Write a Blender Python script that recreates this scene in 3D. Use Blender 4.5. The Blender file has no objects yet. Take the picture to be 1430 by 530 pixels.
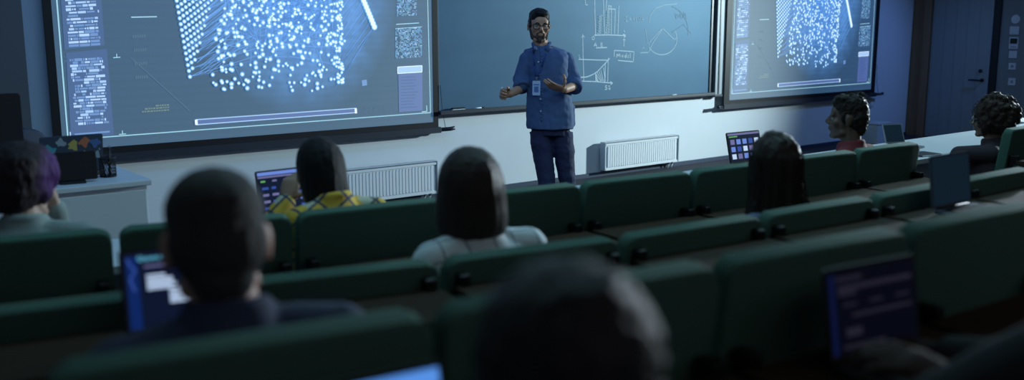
import bpy, bmesh, math, random
from math import sin, cos, pi, radians as R
from mathutils import Vector as V, Matrix, Euler, noise as mnoise
from mathutils.bvhtree import BVHTree
random.seed(7)
SC = bpy.context.scene
COL = SC.collection

# ------------------------------------------------------------------ camera (survey of the room from the photograph)
F_PX, CXP, CYP = 1340.0, 715.0, 265.0
PITCH = math.atan(235 / F_PX)
AZ = math.atan(1725 * cos(PITCH) / F_PX)
CAM = V((0, -7.72, 1.7))
RIGHT = V((sin(AZ), -cos(AZ), 0))
AXIS = V((cos(AZ) * cos(PITCH), sin(AZ) * cos(PITCH), -sin(PITCH)))
UPV = V((cos(AZ) * sin(PITCH), sin(AZ) * sin(PITCH), cos(PITCH)))
def ray(x, y): return AXIS + RIGHT * ((x - CXP) / F_PX) + UPV * ((CYP - y) / F_PX)
def atz(x, y, z): d = ray(x, y); return CAM + d * ((z - CAM.z) / d.z)
def aty(x, y, Y): d = ray(x, y); return CAM + d * ((Y - CAM.y) / d.y)
def atx(x, y, X): d = ray(x, y); return CAM + d * ((X - CAM.x) / d.x)
def atd(x, y, dep): return CAM + ray(x, y) * dep

cd = bpy.data.cameras.new('camera'); cam = bpy.data.objects.new('camera', cd); COL.objects.link(cam)
m3 = Matrix((RIGHT, UPV, -AXIS)).transposed()
cam.matrix_world = Matrix.Translation(CAM) @ m3.to_4x4()
cd.sensor_width = 36; cd.lens = F_PX / 1430 * 36; cd.clip_start = 0.02; cd.clip_end = 100
cd.dof.use_dof = True; cd.dof.focus_distance = 7.6; cd.dof.aperture_fstop = (cd.lens / 1000) / 0.021
SC.camera = cam
SC.view_settings.view_transform = 'Standard'; SC.view_settings.look = 'None'
SC.view_settings.exposure = 0; SC.view_settings.gamma = 1; SC.view_settings.use_curve_mapping = False
w = bpy.data.worlds.new('world'); SC.world = w; w.use_nodes = True
w.node_tree.nodes['Background'].inputs[0].default_value = (0.02, 0.03, 0.05, 1)
w.node_tree.nodes['Background'].inputs[1].default_value = 0.3

# ------------------------------------------------------------------ materials
def srgb(r, g, b):
    f = lambda c: (c / 255 / 12.92) if c / 255 <= .04045 else ((c / 255 + .055) / 1.055) ** 2.4
    return (f(r), f(g), f(b))
MATS = {}
def pm(name, col, rough=.6, metal=0., nscale=0, namt=.25, bump=0., stretch=(1, 1, 1), emit=None, estr=0., sheen=0., spec=.5):
    if name in MATS: return MATS[name]
    m = bpy.data.materials.new(name); MATS[name] = m; m.use_nodes = True
    nt = m.node_tree; b = nt.nodes['Principled BSDF']
    b.inputs['Base Color'].default_value = (*col, 1); b.inputs['Roughness'].default_value = rough
    b.inputs['Metallic'].default_value = metal; b.inputs['Specular IOR Level'].default_value = spec
    if sheen: b.inputs['Sheen Weight'].default_value = sheen; b.inputs['Sheen Roughness'].default_value = .4
    if emit: b.inputs['Emission Color'].default_value = (*emit, 1); b.inputs['Emission Strength'].default_value = estr
    if nscale:
        tc = nt.nodes.new('ShaderNodeTexCoord'); mp = nt.nodes.new('ShaderNodeMapping'); mp.inputs['Scale'].default_value = stretch
        nz = nt.nodes.new('ShaderNodeTexNoise'); nz.inputs['Scale'].default_value = nscale; nz.inputs['Detail'].default_value = 4
        nt.links.new(tc.outputs['Object'], mp.inputs[0]); nt.links.new(mp.outputs[0], nz.inputs[0])
        mx = nt.nodes.new('ShaderNodeMix'); mx.data_type = 'RGBA'
        mx.inputs[6].default_value = (*[c * (1 - namt) for c in col], 1); mx.inputs[7].default_value = (*[min(1, c * (1 + namt)) for c in col], 1)
        nt.links.new(nz.outputs[0], mx.inputs[0]); nt.links.new(mx.outputs[2], b.inputs['Base Color'])
        if bump:
            bp = nt.nodes.new('ShaderNodeBump'); bp.inputs['Strength'].default_value = bump; bp.inputs['Distance'].default_value = .01
            nt.links.new(nz.outputs[0], bp.inputs['Height']); nt.links.new(bp.outputs[0], b.inputs['Normal'])
    return m
def em(name, col, s=1.):
    if name in MATS: return MATS[name]
    m = bpy.data.materials.new(name); MATS[name] = m; m.use_nodes = True
    b = m.node_tree.nodes['Principled BSDF']
    b.inputs['Base Color'].default_value = (*[min(c, .5) * .3 for c in col], 1); b.inputs['Roughness'].default_value = .6; b.inputs['Specular IOR Level'].default_value = .1
    b.inputs['Emission Color'].default_value = (*col, 1); b.inputs['Emission Strength'].default_value = s
    return m
def pj(name, col):
    m = em(name, col); m.node_tree.nodes['Principled BSDF'].inputs['Base Color'].default_value = (.22, .24, .26, 1); m.node_tree.nodes['Principled BSDF'].inputs['Roughness'].default_value = .8; return m
def plaid(name, base, line, pitch, width, rotdeg=0, patch=None):
    m = bpy.data.materials.new(name); m.use_nodes = True; nt = m.node_tree; b = nt.nodes['Principled BSDF']; b.inputs['Roughness'].default_value = .8
    tc = nt.nodes.new('ShaderNodeTexCoord'); mp = nt.nodes.new('ShaderNodeMapping'); mp.inputs['Rotation'].default_value = (0, R(rotdeg), 0)
    nt.links.new(tc.outputs['Object'], mp.inputs[0])
    sp = nt.nodes.new('ShaderNodeSeparateXYZ'); nt.links.new(mp.outputs[0], sp.inputs[0])
    def M(op, a, bb=None):
        n = nt.nodes.new('ShaderNodeMath'); n.operation = op
        for i, q in enumerate((a, bb)):
            if q is None: continue
            if isinstance(q, (int, float)): n.inputs[i].default_value = q
            else: nt.links.new(q, n.inputs[i])
        return n.outputs[0]
    zz = M('ADD', sp.outputs[2], M('MULTIPLY', sp.outputs[1], .7))
    l1 = M('LESS_THAN', M('FRACT', M('ADD', M('DIVIDE', sp.outputs[0], pitch), .5)), width)
    l2 = M('LESS_THAN', M('FRACT', M('DIVIDE', zz, pitch)), width)
    ln = M('MAXIMUM', l1, l2)
    mx = nt.nodes.new('ShaderNodeMix'); mx.data_type = 'RGBA'; mx.inputs[6].default_value = (*base, 1); mx.inputs[7].default_value = (*line, 1)
    if patch:
        p1 = M('LESS_THAN', M('FRACT', M('DIVIDE', sp.outputs[0], pitch * 2)), .4)
        p2 = M('LESS_THAN', M('FRACT', M('DIVIDE', zz, pitch * 2)), .4)
        mp2 = nt.nodes.new('ShaderNodeMix'); mp2.data_type = 'RGBA'; mp2.inputs[6].default_value = (*base, 1); mp2.inputs[7].default_value = (*patch, 1)
        nt.links.new(M('MULTIPLY', p1, p2), mp2.inputs[0]); nt.links.new(mp2.outputs[2], mx.inputs[6])
    nt.links.new(ln, mx.inputs[0]); nt.links.new(mx.outputs[2], b.inputs['Base Color'])
    return m

# ------------------------------------------------------------------ mesh helpers
def link(name, me, mats=(), parent=None, smooth=False):
    o = bpy.data.objects.new(name, me); COL.objects.link(o)
    for m in (mats if isinstance(mats, (list, tuple)) else [mats]): me.materials.append(m)
    if smooth:
        for p in me.polygons: p.use_smooth = True
    if parent: o.parent = parent
    return o
def obj(name, bm, mats, parent=None, smooth=False, fix=True):
    if fix: bmesh.ops.recalc_face_normals(bm, faces=bm.faces)
    me = bpy.data.meshes.new(name); bm.to_mesh(me); bm.free()
    return link(name, me, mats, parent, smooth)
def tag(o, label=None, cat=None, group=None, kind=None):
    if label: o['label'] = label
    if cat: o['category'] = cat
    if group: o['group'] = group
    if kind: o['kind'] = kind
    return o
def thing(name, label, cat, loc=(0, 0, 0), rz=0, group=None):
    o = bpy.data.objects.new(name, None); COL.objects.link(o); o.empty_display_size = .1
    o.location = loc; o.rotation_euler = (0, 0, rz); return tag(o, label, cat, group)
def copy_tree(o, parent=None):
    c = o.copy(); COL.objects.link(c)
    if parent: c.parent = parent
    for ch in list(o.children): copy_tree(ch, c)
    return c
def bx(bm, lo, hi, mi=0, bev=0, seg=2, mat=None):
    lo, hi = V(lo), V(hi); M = Matrix.Translation((lo + hi) / 2) @ Matrix.Diagonal((*(hi - lo), 1))
    if mat: M = mat @ M
    r = bmesh.ops.create_cube(bm, size=1, matrix=M); vs = r['verts']
    fs = set(f for v in vs for f in v.link_faces)
    for f in fs: f.material_index = mi
    if bev:
        es = set(e for v in vs for e in v.link_edges)
        rr = bmesh.ops.bevel(bm, geom=list(es), offset=bev, segments=seg, affect='EDGES', profile=.5)
        for f in rr['faces']: f.material_index = mi
    return vs
def frame_of(d):
    d = d.normalized(); a = V((0, 0, 1)) if abs(d.z) < .9 else V((1, 0, 0))
    x = d.cross(a).normalized(); return x, d.cross(x).normalized()
def loft(bm, rings, n=20, mi=0, caps=True, ex=2.0):
    """rings: (centre, xvec, yvec) - elliptical (or superelliptic) sections joined into a closed skin"""
    L = []
    for c, xa, ya in rings:
        row = []
        for k in range(n):
            t = 2 * pi * k / n; ct, st = cos(t), sin(t)
            cx = math.copysign(abs(ct) ** (2 / ex), ct); sy = math.copysign(abs(st) ** (2 / ex), st)
            row.append(bm.verts.new(V(c) + V(xa) * cx + V(ya) * sy))
        L.append(row)
    for a, b in zip(L, L[1:]):
        for k in range(n):
            f = bm.faces.new((a[k], a[(k + 1) % n], b[(k + 1) % n], b[k])); f.material_index = mi; f.smooth = True
    if caps:
        f = bm.faces.new(list(reversed(L[0]))); f.material_index = mi
        f = bm.faces.new(L[-1]); f.material_index = mi
def tube(bm, pts, r, n=8, mi=0):
    pts = [V(p) for p in pts]; rs = r if isinstance(r, (list, tuple)) else [r] * len(pts); rings = []; px = None
    for i, p in enumerate(pts):
        d = (pts[min(i + 1, len(pts) - 1)] - pts[max(i - 1, 0)])
        if px is None: x, y = frame_of(d)
        else:
            dn = d.normalized(); x = (px - dn * px.dot(dn)).normalized(); y = dn.cross(x).normalized()
        px = x; rings.append((p, x * rs[i], y * rs[i]))
    loft(bm, rings, n, mi)
def capsule(bm, a, b, ra, rb=None, n=14):
    rb = ra if rb is None else rb; a, b = V(a), V(b); d = (b - a)
    if d.length < 1e-6: d = V((0, 0, 1e-4))
    x, y = frame_of(d); d = d.normalized(); rings = []
    for k in range(5):
        t = pi / 2 * (k / 4) * .97 + .03; rings.append((a - d * ra * cos(t), x * ra * sin(t), y * ra * sin(t)))
    for k in range(5):
        t = pi / 2 * (1 - k / 4) * .97 + .03; rings.append((b + d * rb * cos(t), x * rb * sin(t), y * rb * sin(t)))
    loft(bm, rings, n)
def ell(bm, c, r, rot=None, M=None, seg=20):
    m = Matrix.Translation(c)
    if rot: m = m @ Euler(rot).to_matrix().to_4x4()
    m = m @ Matrix.Diagonal((*r, 1))
    if M: m = M @ m
    bmesh.ops.create_uvsphere(bm, u_segments=seg, v_segments=seg // 2 + 2, radius=1, matrix=m)
def meld(bm, voxel=.007, it=3):
    """union of the overlapping closed skins in bm as one continuous smooth surface"""
    bmesh.ops.recalc_face_normals(bm, faces=bm.faces)
    me = bpy.data.meshes.new('tmp'); bm.to_mesh(me); bm.free()
    o = bpy.data.objects.new('tmp', me); COL.objects.link(o)
    md = o.modifiers.new('r', 'REMESH'); md.mode = 'VOXEL'; md.voxel_size = voxel
    if it: ms = o.modifiers.new('s', 'SMOOTH'); ms.factor = .5; ms.iterations = it
    dg = bpy.context.evaluated_depsgraph_get(); ev = o.evaluated_get(dg)
    m2 = bpy.data.meshes.new_from_object(ev); bpy.data.objects.remove(o); bpy.data.meshes.remove(me)
    for p in m2.polygons: p.use_smooth = True
    return m2
def displace(me, fn):
    nn = [v.normal.copy() for v in me.vertices]; cc = [v.co.copy() for v in me.vertices]; out = []
    for c, n_ in zip(cc, nn): q = c + n_ * fn(c); out += [q.x, q.y, q.z]
    me.vertices.foreach_set('co', out); me.update()
def ruffle(me, amt, sc, stretch=(1, 1, 1)):
    displace(me, lambda c: mnoise.noise(V((c.x * sc * stretch[0], c.y * sc * stretch[1], c.z * sc * stretch[2]))) * amt + mnoise.noise(V((c.x * sc * stretch[0], c.y * sc * stretch[1], c.z * sc * stretch[2])) * 2.3) * amt * .5)
def lathe(bm, prof, c=(0, 0, 0), n=24, mi=0):
    loft(bm, [(V(c) + V((0, 0, z)), V((r, 0, 0)), V((0, r, 0))) for r, z in prof], n, mi)
def rrect(bm, x0, x1, y0, y1, z0, z1, rad, rb=None, n=6, mi=0, M=None, bev=0):
    """rounded rectangle (in x,z) extruded from y0 to y1; rad: radius of the upper corners, rb: of the lower ones"""
    rb = rad if rb is None else rb; P = []
    for cx, cz, r, a in ((x1, z1, rad, 0), (x0, z1, rad, 90), (x0, z0, rb, 180), (x1, z0, rb, 270)):
        sx = -1 if cx == x1 else 1; sz = -1 if cz == z1 else 1
        if r <= 0: P.append((cx, cz)); continue
        for k in range(n + 1):
            t = R(a + 90 * k / n); P.append((cx + sx * r + r * cos(t), cz + sz * r + r * sin(t)))
    A = [bm.verts.new(V((x, y0, z))) for x, z in P]; B = [bm.verts.new(V((x, y1, z))) for x, z in P]
    if M:
        for v in A + B: v.co = M @ v.co
    fs = [bm.faces.new(A), bm.faces.new(list(reversed(B)))]
    sides = []
    for k in range(len(P)): sides.append(bm.faces.new((A[k], B[k], B[(k + 1) % len(P)], A[(k + 1) % len(P)])))
    for f in fs + sides: f.material_index = mi
    if bev:
        es = [e for e in set(e for f in fs for e in f.edges)]
        r = bmesh.ops.bevel(bm, geom=es, offset=bev, segments=3, affect='EDGES', profile=.5)
        for f in r['faces']: f.material_index = mi
class Flat:
    """flat marks on a plane given by a function (u,v)->point; every mark is a thin quad facing the room"""
    def __init__(s, fn): s.bm = bmesh.new(); s.fn = fn
    def poly(s, pts, mi=0, lift=0):
        try: f = s.bm.faces.new([s.bm.verts.new(s.fn(u, v, lift)) for u, v in pts]); f.material_index = mi
        except ValueError: pass
    def rect(s, u0, v0, u1, v1, mi=0, lift=0): s.poly([(u0, v0), (u1, v0), (u1, v1), (u0, v1)], mi, lift)
    def line(s, a, b, w, mi=0, lift=0):
        d = V((b[0] - a[0], b[1] - a[1]))
        if d.length < 1e-9: return
        n = V((-d.y, d.x)).normalized() * w / 2
        s.poly([(a[0] + n.x, a[1] + n.y), (b[0] + n.x, b[1] + n.y), (b[0] - n.x, b[1] - n.y), (a[0] - n.x, a[1] - n.y)], mi, lift)
    def path(s, pts, w, mi=0, lift=0):
        for a, b in zip(pts, pts[1:]): s.line(a, b, w, mi, lift)
    def disc(s, c, r, mi=0, lift=0, n=8): s.poly([(c[0] + r * cos(2 * pi * k / n), c[1] + r * sin(2 * pi * k / n)) for k in range(n)], mi, lift)

# ------------------------------------------------------------------ common materials
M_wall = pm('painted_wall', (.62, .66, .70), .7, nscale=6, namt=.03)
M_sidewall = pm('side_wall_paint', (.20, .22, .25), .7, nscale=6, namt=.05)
M_dark = pm('black_plastic', (.008, .009, .012), .5, spec=.3)
M_dark2 = pm('navy_black_metal', (.02, .026, .04), .4)
M_floor = pm('dark_carpet', (.018, .022, .035), .9, nscale=80, namt=.4)
M_base = pm('dark_baseboard', (.03, .045, .085), .5)
M_alu = pm('brushed_aluminium', (.22, .25, .28), .55, .3)
M_white = pm('white_enamel', (.72, .75, .78), .4)
M_green = pm('green_seat_fabric', (.052, .115, .092), .85, nscale=220, namt=.3, bump=.15, spec=.2)
M_wood = pm('oak_veneer', (.042, .028, .019), .75, spec=.08, nscale=14, namt=.35, stretch=(1, 14, 14))
M_steel = pm('black_steel', (.015, .016, .02), .4, .6)
M_desk = pm('pale_desk_laminate', (.55, .6, .66), .4, nscale=5, namt=.06)
M_silver = pm('laptop_silver', (.42, .45, .5), .35, .7)
M_key = pm('laptop_keys', (.01, .01, .012), .5)

# ------------------------------------------------------------------ the room
XL, XR, YB, ZC = -2.2, 13.75, -10.6, 3.5
def slab(name, lo, hi, m, kind='structure', bev=0):
    bm = bmesh.new(); bx(bm, lo, hi, bev=bev); return tag(obj(name, bm, m), kind=kind)
slab('floor', (XL - .2, YB - .2, -.2), (XR + .2, .2, 0), M_floor)
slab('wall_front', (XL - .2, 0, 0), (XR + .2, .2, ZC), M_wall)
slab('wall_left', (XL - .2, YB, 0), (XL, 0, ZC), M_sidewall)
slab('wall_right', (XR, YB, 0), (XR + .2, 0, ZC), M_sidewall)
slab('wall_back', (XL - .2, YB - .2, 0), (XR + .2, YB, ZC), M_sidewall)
slab('ceiling', (XL - .2, YB - .2, ZC), (XR + .2, .2, ZC + .2), pm('ceiling_paint', (.10, .11, .13), .8, nscale=4, namt=.05))
slab('baseboard_front', (1.6, -.02, 0), (XR - .02, 0, .045), M_base)
slab('baseboard_right', (XR - .02, YB, 0), (XR, -1.36, .08), M_base)
# raked seating platforms
FL = {1: 0., 2: .12, 3: .28, 4: .42}
YT = {2: -5.02, 3: -5.98, 4: -6.86}
slab('floor_tier', (XL, YB, 0), (XR, YT[2], FL[2]), M_floor)
slab('floor_tier', (XL, YB, FL[2]), (XR, YT[3], FL[3]), M_floor)
slab('floor_tier', (XL, YB, FL[3]), (XR, YT[4], FL[4]), M_floor)
# flat pier at the left end of the front wall
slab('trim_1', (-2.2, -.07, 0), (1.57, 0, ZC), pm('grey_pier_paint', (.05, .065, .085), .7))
# brown timber beside the corner, door, dark gap, wall plates
M_brown = pm('brown_timber', (.20, .125, .07), .5, nscale=5, namt=.3, stretch=(6, 6, .6))
bm = bmesh.new(); bx(bm, (XR - .05, -.20, 0), (XR, -.02, ZC), bev=.006); bx(bm, (XR - .085, -.30, 0), (XR, -.20, ZC), bev=.006)
tag(obj('trim_2', bm, M_brown), kind='structure')
slab('trim_3', (XR - .03, -1.29, 0), (XR, -1.20, ZC), M_dark, bev=.004)
bm = bmesh.new(); bx(bm, (XR - .04, -1.19, .01), (XR, -.31, 2.5), bev=.004)
for k in range(5): bx(bm, (XR - .043, -.33 - .17 * k - .005, .02), (XR - .039, -.33 - .17 * k, 2.48))
door = tag(obj('door_1', bm, pm('grey_door_leaf', (.23, .26, .30), .5, nscale=4, namt=.12, stretch=(8, 8, .4))), kind='structure')
bm = bmesh.new(); hz = .88; hx = XR - .04
tube(bm, [(hx, -1.11, hz), (hx - .055, -1.11, hz)], .012, 12)
tube(bm, [(hx - .055, -1.125, hz), (hx - .055, -.94, hz)], .011, 12)
bmesh.ops.create_cone(bm, cap_ends=True, segments=20, radius1=.027, radius2=.025, depth=.012, matrix=Matrix.Translation((hx - .006, -1.11, hz)) @ Matrix.Rotation(pi / 2, 4, 'Y'))
obj('door_handle', bm, M_dark, door)
bm = bmesh.new()
bmesh.ops.create_cone(bm, cap_ends=True, segments=20, radius1=.026, radius2=.022, depth=.02, matrix=Matrix.Translation((hx - .01, -1.08, hz + .13)) @ Matrix.Rotation(pi / 2, 4, 'Y'))
obj('door_lock', bm, M_dark, door)

M_plate = pm('pale_plate_plastic', (.55, .58, .66), .4)
M_pl2 = pm('plate_detail', (.22, .25, .30), .5)
def plate(px, py, wid, hgt, kind, label, name, cat):
    p = atx(px, py, XR); t = thing(name, label, cat, (XR, p.y, p.z)); bm = bmesh.new()
    if kind == 'round':
        bmesh.ops.create_cone(bm, cap_ends=True, segments=28, radius1=wid / 2, radius2=wid / 2 - .008, depth=.02, matrix=Matrix.Translation((-.01, 0, 0)) @ Matrix.Rotation(-pi / 2, 4, 'Y'))
        obj('body', bm, M_plate, t); bm = bmesh.new()
        bmesh.ops.create_cone(bm, cap_ends=True, segments=28, radius1=wid / 4, radius2=wid / 4 - .004, depth=.006, matrix=Matrix.Translation((-.022, 0, 0)) @ Matrix.Rotation(-pi / 2, 4, 'Y'))
        obj('button', bm, M_plate, t); return
    bx(bm, (-.014, -wid / 2, -hgt / 2), (0, wid / 2, hgt / 2), bev=.004); obj('face_plate', bm, M_plate, t); bm = bmesh.new()
    if kind == 'panel':
        bx(bm, (-.017, -wid * .38, -.01), (-.013, wid * .38, hgt * .4)); obj('display', bm, M_dark, t)
        bm = bmesh.new()
        for k in range(3): bx(bm, (-.018, -wid * .3 + k * wid * .22, -hgt * .38), (-.013, -wid * .3 + k * wid * .22 + .018, -hgt * .26), bev=.001)
        obj('button_row', bm, M_pl2, t)
    elif kind == 'switch':
        for s in (-1, 1): bx(bm, (-.019, s * .02 - .017, -hgt * .33), (-.013, s * .02 + .017, hgt * .33), bev=.002)
        obj('rocker', bm, M_plate, t)
    else:
        bx(bm, (-.018, -.018, -.018), (-.013, .018, .018), bev=.002); obj('insert', bm, M_pl2, t)
plate(1419, 27, .13, .13, 'round', 'round pale wall button, topmost of the column of wall plates', 'wall_button', 'button')
plate(1417, 42.5, .125, .11, 'switch', 'pale rocker switch plate right below the round button', 'light_switch', 'switch')
plate(1416, 60, .125, .16, 'panel', 'tall wall control panel with dark display beside the door', 'control_panel', 'control panel')
plate(1415, 76, .11, .10, 'switch', 'pale rocker switch plate right below the panel with dark display', 'light_switch', 'switch')
plate(1414, 92.5, .10, .09, 'sock', 'small plate with dark insert, second from bottom of wall column', 'wall_socket', 'socket')
plate(1413.5, 114, .10, .10, 'sock', 'lowest pale plate of the column on the wall by the door', 'wall_socket', 'socket')

# pale bin by the wall corner
p = aty(1225, 196, -.3); t = thing('waste_bin', 'low pale bin standing against the wall near the corner', 'bin', (p.x, -.26, 0))
bm = bmesh.new(); bx(bm, (-.16, -.14, 0), (.16, .14, .27), bev=.012); obj('body', bm, M_desk, t)
bm = bmesh.new(); bx(bm, (-.17, -.15, .272), (.17, .15, .30), bev=.008); obj('lid', bm, M_desk, t)
# ------------------------------------------------------------------ projection screens
YS = -.08
def screen_mat(name, cu, cv):
    """projection cloth: matt, plus the projected picture's own bluish ground with a brighter haze round the particle cloud"""
    m = bpy.data.materials.new(name); m.use_nodes = True; nt = m.node_tree; b = nt.nodes['Principled BSDF']
    b.inputs['Base Color'].default_value = (.22, .24, .26, 1); b.inputs['Roughness'].default_value = .8; b.inputs['Specular IOR Level'].default_value = .1
    tc = nt.nodes.new('ShaderNodeTexCoord'); mp = nt.nodes.new('ShaderNodeMapping')
    mp.inputs['Location'].default_value = (-cu, 0, -cv); nt.links.new(tc.outputs['Object'], mp.inputs[0])
    mp2 = nt.nodes.new('ShaderNodeMapping'); mp2.inputs['Scale'].default_value = (1 / .95, 0, 1 / 1.15); nt.links.new(mp.outputs[0], mp2.inputs[0])
    g = nt.nodes.new('ShaderNodeTexGradient'); g.gradient_type = 'SPHERICAL'; nt.links.new(mp2.outputs[0], g.inputs[0])
    nz = nt.nodes.new('ShaderNodeTexNoise'); nz.inputs['Scale'].default_value = 7; nz.inputs['Detail'].default_value = 5; nt.links.new(mp.outputs[0], nz.inputs[0])
    mu = nt.nodes.new('ShaderNodeMath'); mu.operation = 'MULTIPLY'; g2 = nt.nodes.new('ShaderNodeMath'); g2.operation = 'MULTIPLY'; g2.inputs[1].default_value = 1.7; nt.links.new(g.outputs[1], g2.inputs[0]); nt.links.new(g2.outputs[0], mu.inputs[0]); nt.links.new(nz.outputs[0], mu.inputs[1])
    wv = nt.nodes.new('ShaderNodeTexWave'); wv.bands_direction = 'Z'; wv.inputs['Scale'].default_value = 5; nt.links.new(tc.outputs['Object'], wv.inputs[0])
    cr = nt.nodes.new('ShaderNodeMix'); cr.data_type = 'RGBA'; cr.clamp_factor = True
    cr.inputs[6].default_value = (.020, .056, .105, 1); cr.inputs[7].default_value = (.16, .48, 1.15, 1); nt.links.new(mu.outputs[0], cr.inputs[0])
    c2 = nt.nodes.new('ShaderNodeMix'); c2.data_type = 'RGBA'; c2.blend_type = 'MULTIPLY'; c2.inputs[7].default_value = (.86, .88, .9, 1)
    nt.links.new(wv.outputs[1], c2.inputs[0]); nt.links.new(cr.outputs[2], c2.inputs[6])
    nt.links.new(c2.outputs[2], b.inputs['Emission Color']); b.inputs['Emission Strength'].default_value = 1
    return m
EM = [pj('projected_white', (.80, .95, 1.1)), pj('projected_dot_halo', (.16, .46, .95)), pj('projected_blue_panel', (.036, .075, .20)),
      pj('projected_text', (.42, .62, .95)), pj('projected_text_dim', (.13, .25, .52)), pj('projected_line', (.33, .62, .74)),
      pj('projected_faint', (.055, .11, .16)), pj('projected_link', (.055, .17, .46)), pj('projected_link_bright', (.13, .33, .75)),
      pj('projected_yellow', (.13, .19, .15)), pj('projected_pale', (.36, .56, .85)), pj('projected_violet', (.07, .11, .30)),
      pj('projected_thumb', (.12, .32, .52)), pj('projected_thumb_dark', (.02, .05, .10))]
WH, HALO, PANEL, TXT, TXD, LN, FAINT, LK, LKB, YEL, PALE, VIO, TH, THD = range(14)

def screen_content(org):
    """the projected picture, read off the large screen; returns marks in screen coordinates (metres)"""
    def S(x, y): p = aty(x, y, YS); return (p.x - org.x, p.z - org.z)
    rnd = random.Random(11)
    F = Flat(lambda u, v, l: V((u, -.002 - l, v)))
    def P(pts): return [S(*q) for q in pts]
    def quad(pts, mi, lift=0): F.poly(P(pts), mi, lift)
    def ln(a, b, w, mi, lift=0): F.line(S(*a), S(*b), w, mi, lift)
    vt = -150
    # outline of the picture
    ln((95, 195), (601, 157), .0075, LN); ln((95, 195), (63, -200), .010, LN); ln((601, 157), (592, -200), .008, LN)
    # text columns on the left
    quad([(82, -40), (138, -46), (146, 63), (90, 69)], PANEL); quad([(92, 74), (149, 68), (159, 188), (99, 193)], PANEL)
    def rows(x0, y0, x1, y1, n, wid, sl):
        for k in range(n):
            t = k / (n - 1); xa = x0 + (x1 - x0) * t; y = y0 + (y1 - y0) * t; x = xa + rnd.choice((0, 0, 2, 4)); en = xa + wid + rnd.uniform(-4, 1)
            while x < en - 2:
                L = min(rnd.choice((3, 5, 8, 12, 15)), en - x); b = rnd.random()
                if b > .1:
                    h = rnd.uniform(.011, .02)
                    mi = TXT if b > .66 else (PALE if b > .55 else TXD)
                    ln((x, y - sl * (x - xa)), (x + L - .8, y - sl * (x + L - .8 - xa)), h, mi, .001)
                x += L + .3
    rows(88, -32, 96, 64, 22, 46, .06); rows(97, 84, 105, 173, 23, 48, .06)
    ln((104, 187.5), (153, 183.5), .012, TXD, .001); ln((98, 184), (98.6, 194), .008, TXT)
    F.path(P([(88.5, 78), (94, 82), (89.5, 87)]), .007, FAINT)
    for x, y in ((163, 80), (171, 187)): ln((x - 5, y + .5), (x + 5, y - .3), .006, LN); ln((x, y), (x - .3, y - 5), .006, LN)
    ln((183, 24), (219, 23.3), .008, LN)
    for x, y, L in ((185, 51, 19), (187, 70, 18), (188, 89, 18), (189, 108, 18)):
        for k in range(6): ln((x + k * L / 6, y - k * .15), (x + (k + .7) * L / 6, y - k * .15), .022, FAINT)
    ln((182, 80), (265, 155), .006, FAINT)
    for x0, x1, y in ((217, 236, 147.5), (202, 236, 152), (198, 236, 156)):
        x = x0
        while x < x1: L = rnd.uniform(2, 5); ln((x, y - (x - x0) * .07), (min(x + L, x1), y - (min(x + L, x1) - x0) * .07), .011, YEL); x += L + .8
    # lattice of dots on the left of the cloud
    def dot(x, y, r=.0135, lift=.003):
        c = S(x, y); F.disc(c, r * 1.55, HALO, lift, 8); F.disc(c, r * .9, WH, lift + .001, 8)
    nrow = 34
    tips = []
    for i in range(nrow):
        y0 = 107 - i * 8.15; x0 = 265 - i * 1.42
        for j in range(min(int(1 + i * 1.02), 17)):
            x = x0 + j * 5.0 - j * j * .03; y = y0 - j * 3.7
            dot(x, y, .0115 - .0002 * j)
        tips.append((x, y))
    for k, (x, y) in enumerate(tips):
        if k > 30: break
        for q in range(3): ln((x, y), (300 + q * 18 + rnd.uniform(0, 60), y - 14 - 18 * q), .004, LKB if q else LK, .001)
    for k in range(70):
        y = rnd.uniform(-140, 92); a = (262 + rnd.uniform(0, 30), y + 14); ln(a, (a[0] + 46, a[1] - 38), .004, LKB, .001)
    # particle cloud
    pts = []
    for k in range(900):
        t = rnd.random() ** .75; y = 122 - t * 280 + rnd.uniform(-5, 7)
        x = rnd.uniform(299 + 8 * max(0, (60 - y) / 60), 474) + rnd.uniform(-5, 5); pts.append((x, y))
    for k in range(120):
        y = 116 - rnd.random() * 260; x = 475 + rnd.gauss(0, 3.2) - (3 if rnd.random() < .4 else 0); pts.append((x, y))
    for x, y in ((301, 118), (312, 124), (323, 122), (323, 117), (333, 116), (340, 118), (345, 123), (361, 121), (376, 119), (404, 115), (406, 121), (408, 126), (420, 115), (425, 118), (443, 123), (450, 121), (472, 115), (477, 115), (471, 108)): pts.append((x, y))
    for x, y in pts: dot(x, y, rnd.choice((.0085, .010, .0115, .0135)), .004)
    up = [p for p in pts if p[1] < 95]
    for k in range(1300):
        a = rnd.choice(pts if k % 4 == 0 else up); b = rnd.choice(up)
        if abs(a[0] - b[0]) + abs(a[1] - b[1]) > 150: continue
        mx_, my_ = (a[0] + b[0]) / 2 + rnd.uniform(-14, 14), (a[1] + b[1]) / 2 + rnd.uniform(-14, 14)
        mi = rnd.choice((LK, LK, LKB)); w_ = rnd.choice((.003, .004, .0055)); prev = None
        for s in range(6):
            t = s / 5; q = ((1 - t) ** 2 * a[0] + 2 * t * (1 - t) * mx_ + t * t * b[0], (1 - t) ** 2 * a[1] + 2 * t * (1 - t) * my_ + t * t * b[1])
            if prev: ln(prev, q, w_, mi, .0015)
            prev = q
    # bright chain and its fan of links on the right
    for k in range(34):
        t = k * 4.6; x = 522.5 - t * .40 - .00035 * t * t; y = 37.5 - t; c = S(x, y)
        F.disc(c, .031, HALO, .004, 10); F.disc(c, .023, WH, .005, 10)
        if k % 2 == 0:
            for q in range(4):
                a = (x - 2, y + 2); ln(a, (x - 20 - q * 10 - rnd.random() * 8, y + 30 + q * 19), .004, LKB if q < 2 else LK, .001)
    quad([(505, 112), (512, 111), (512.5, 119), (505.5, 120)], TXD)
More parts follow.
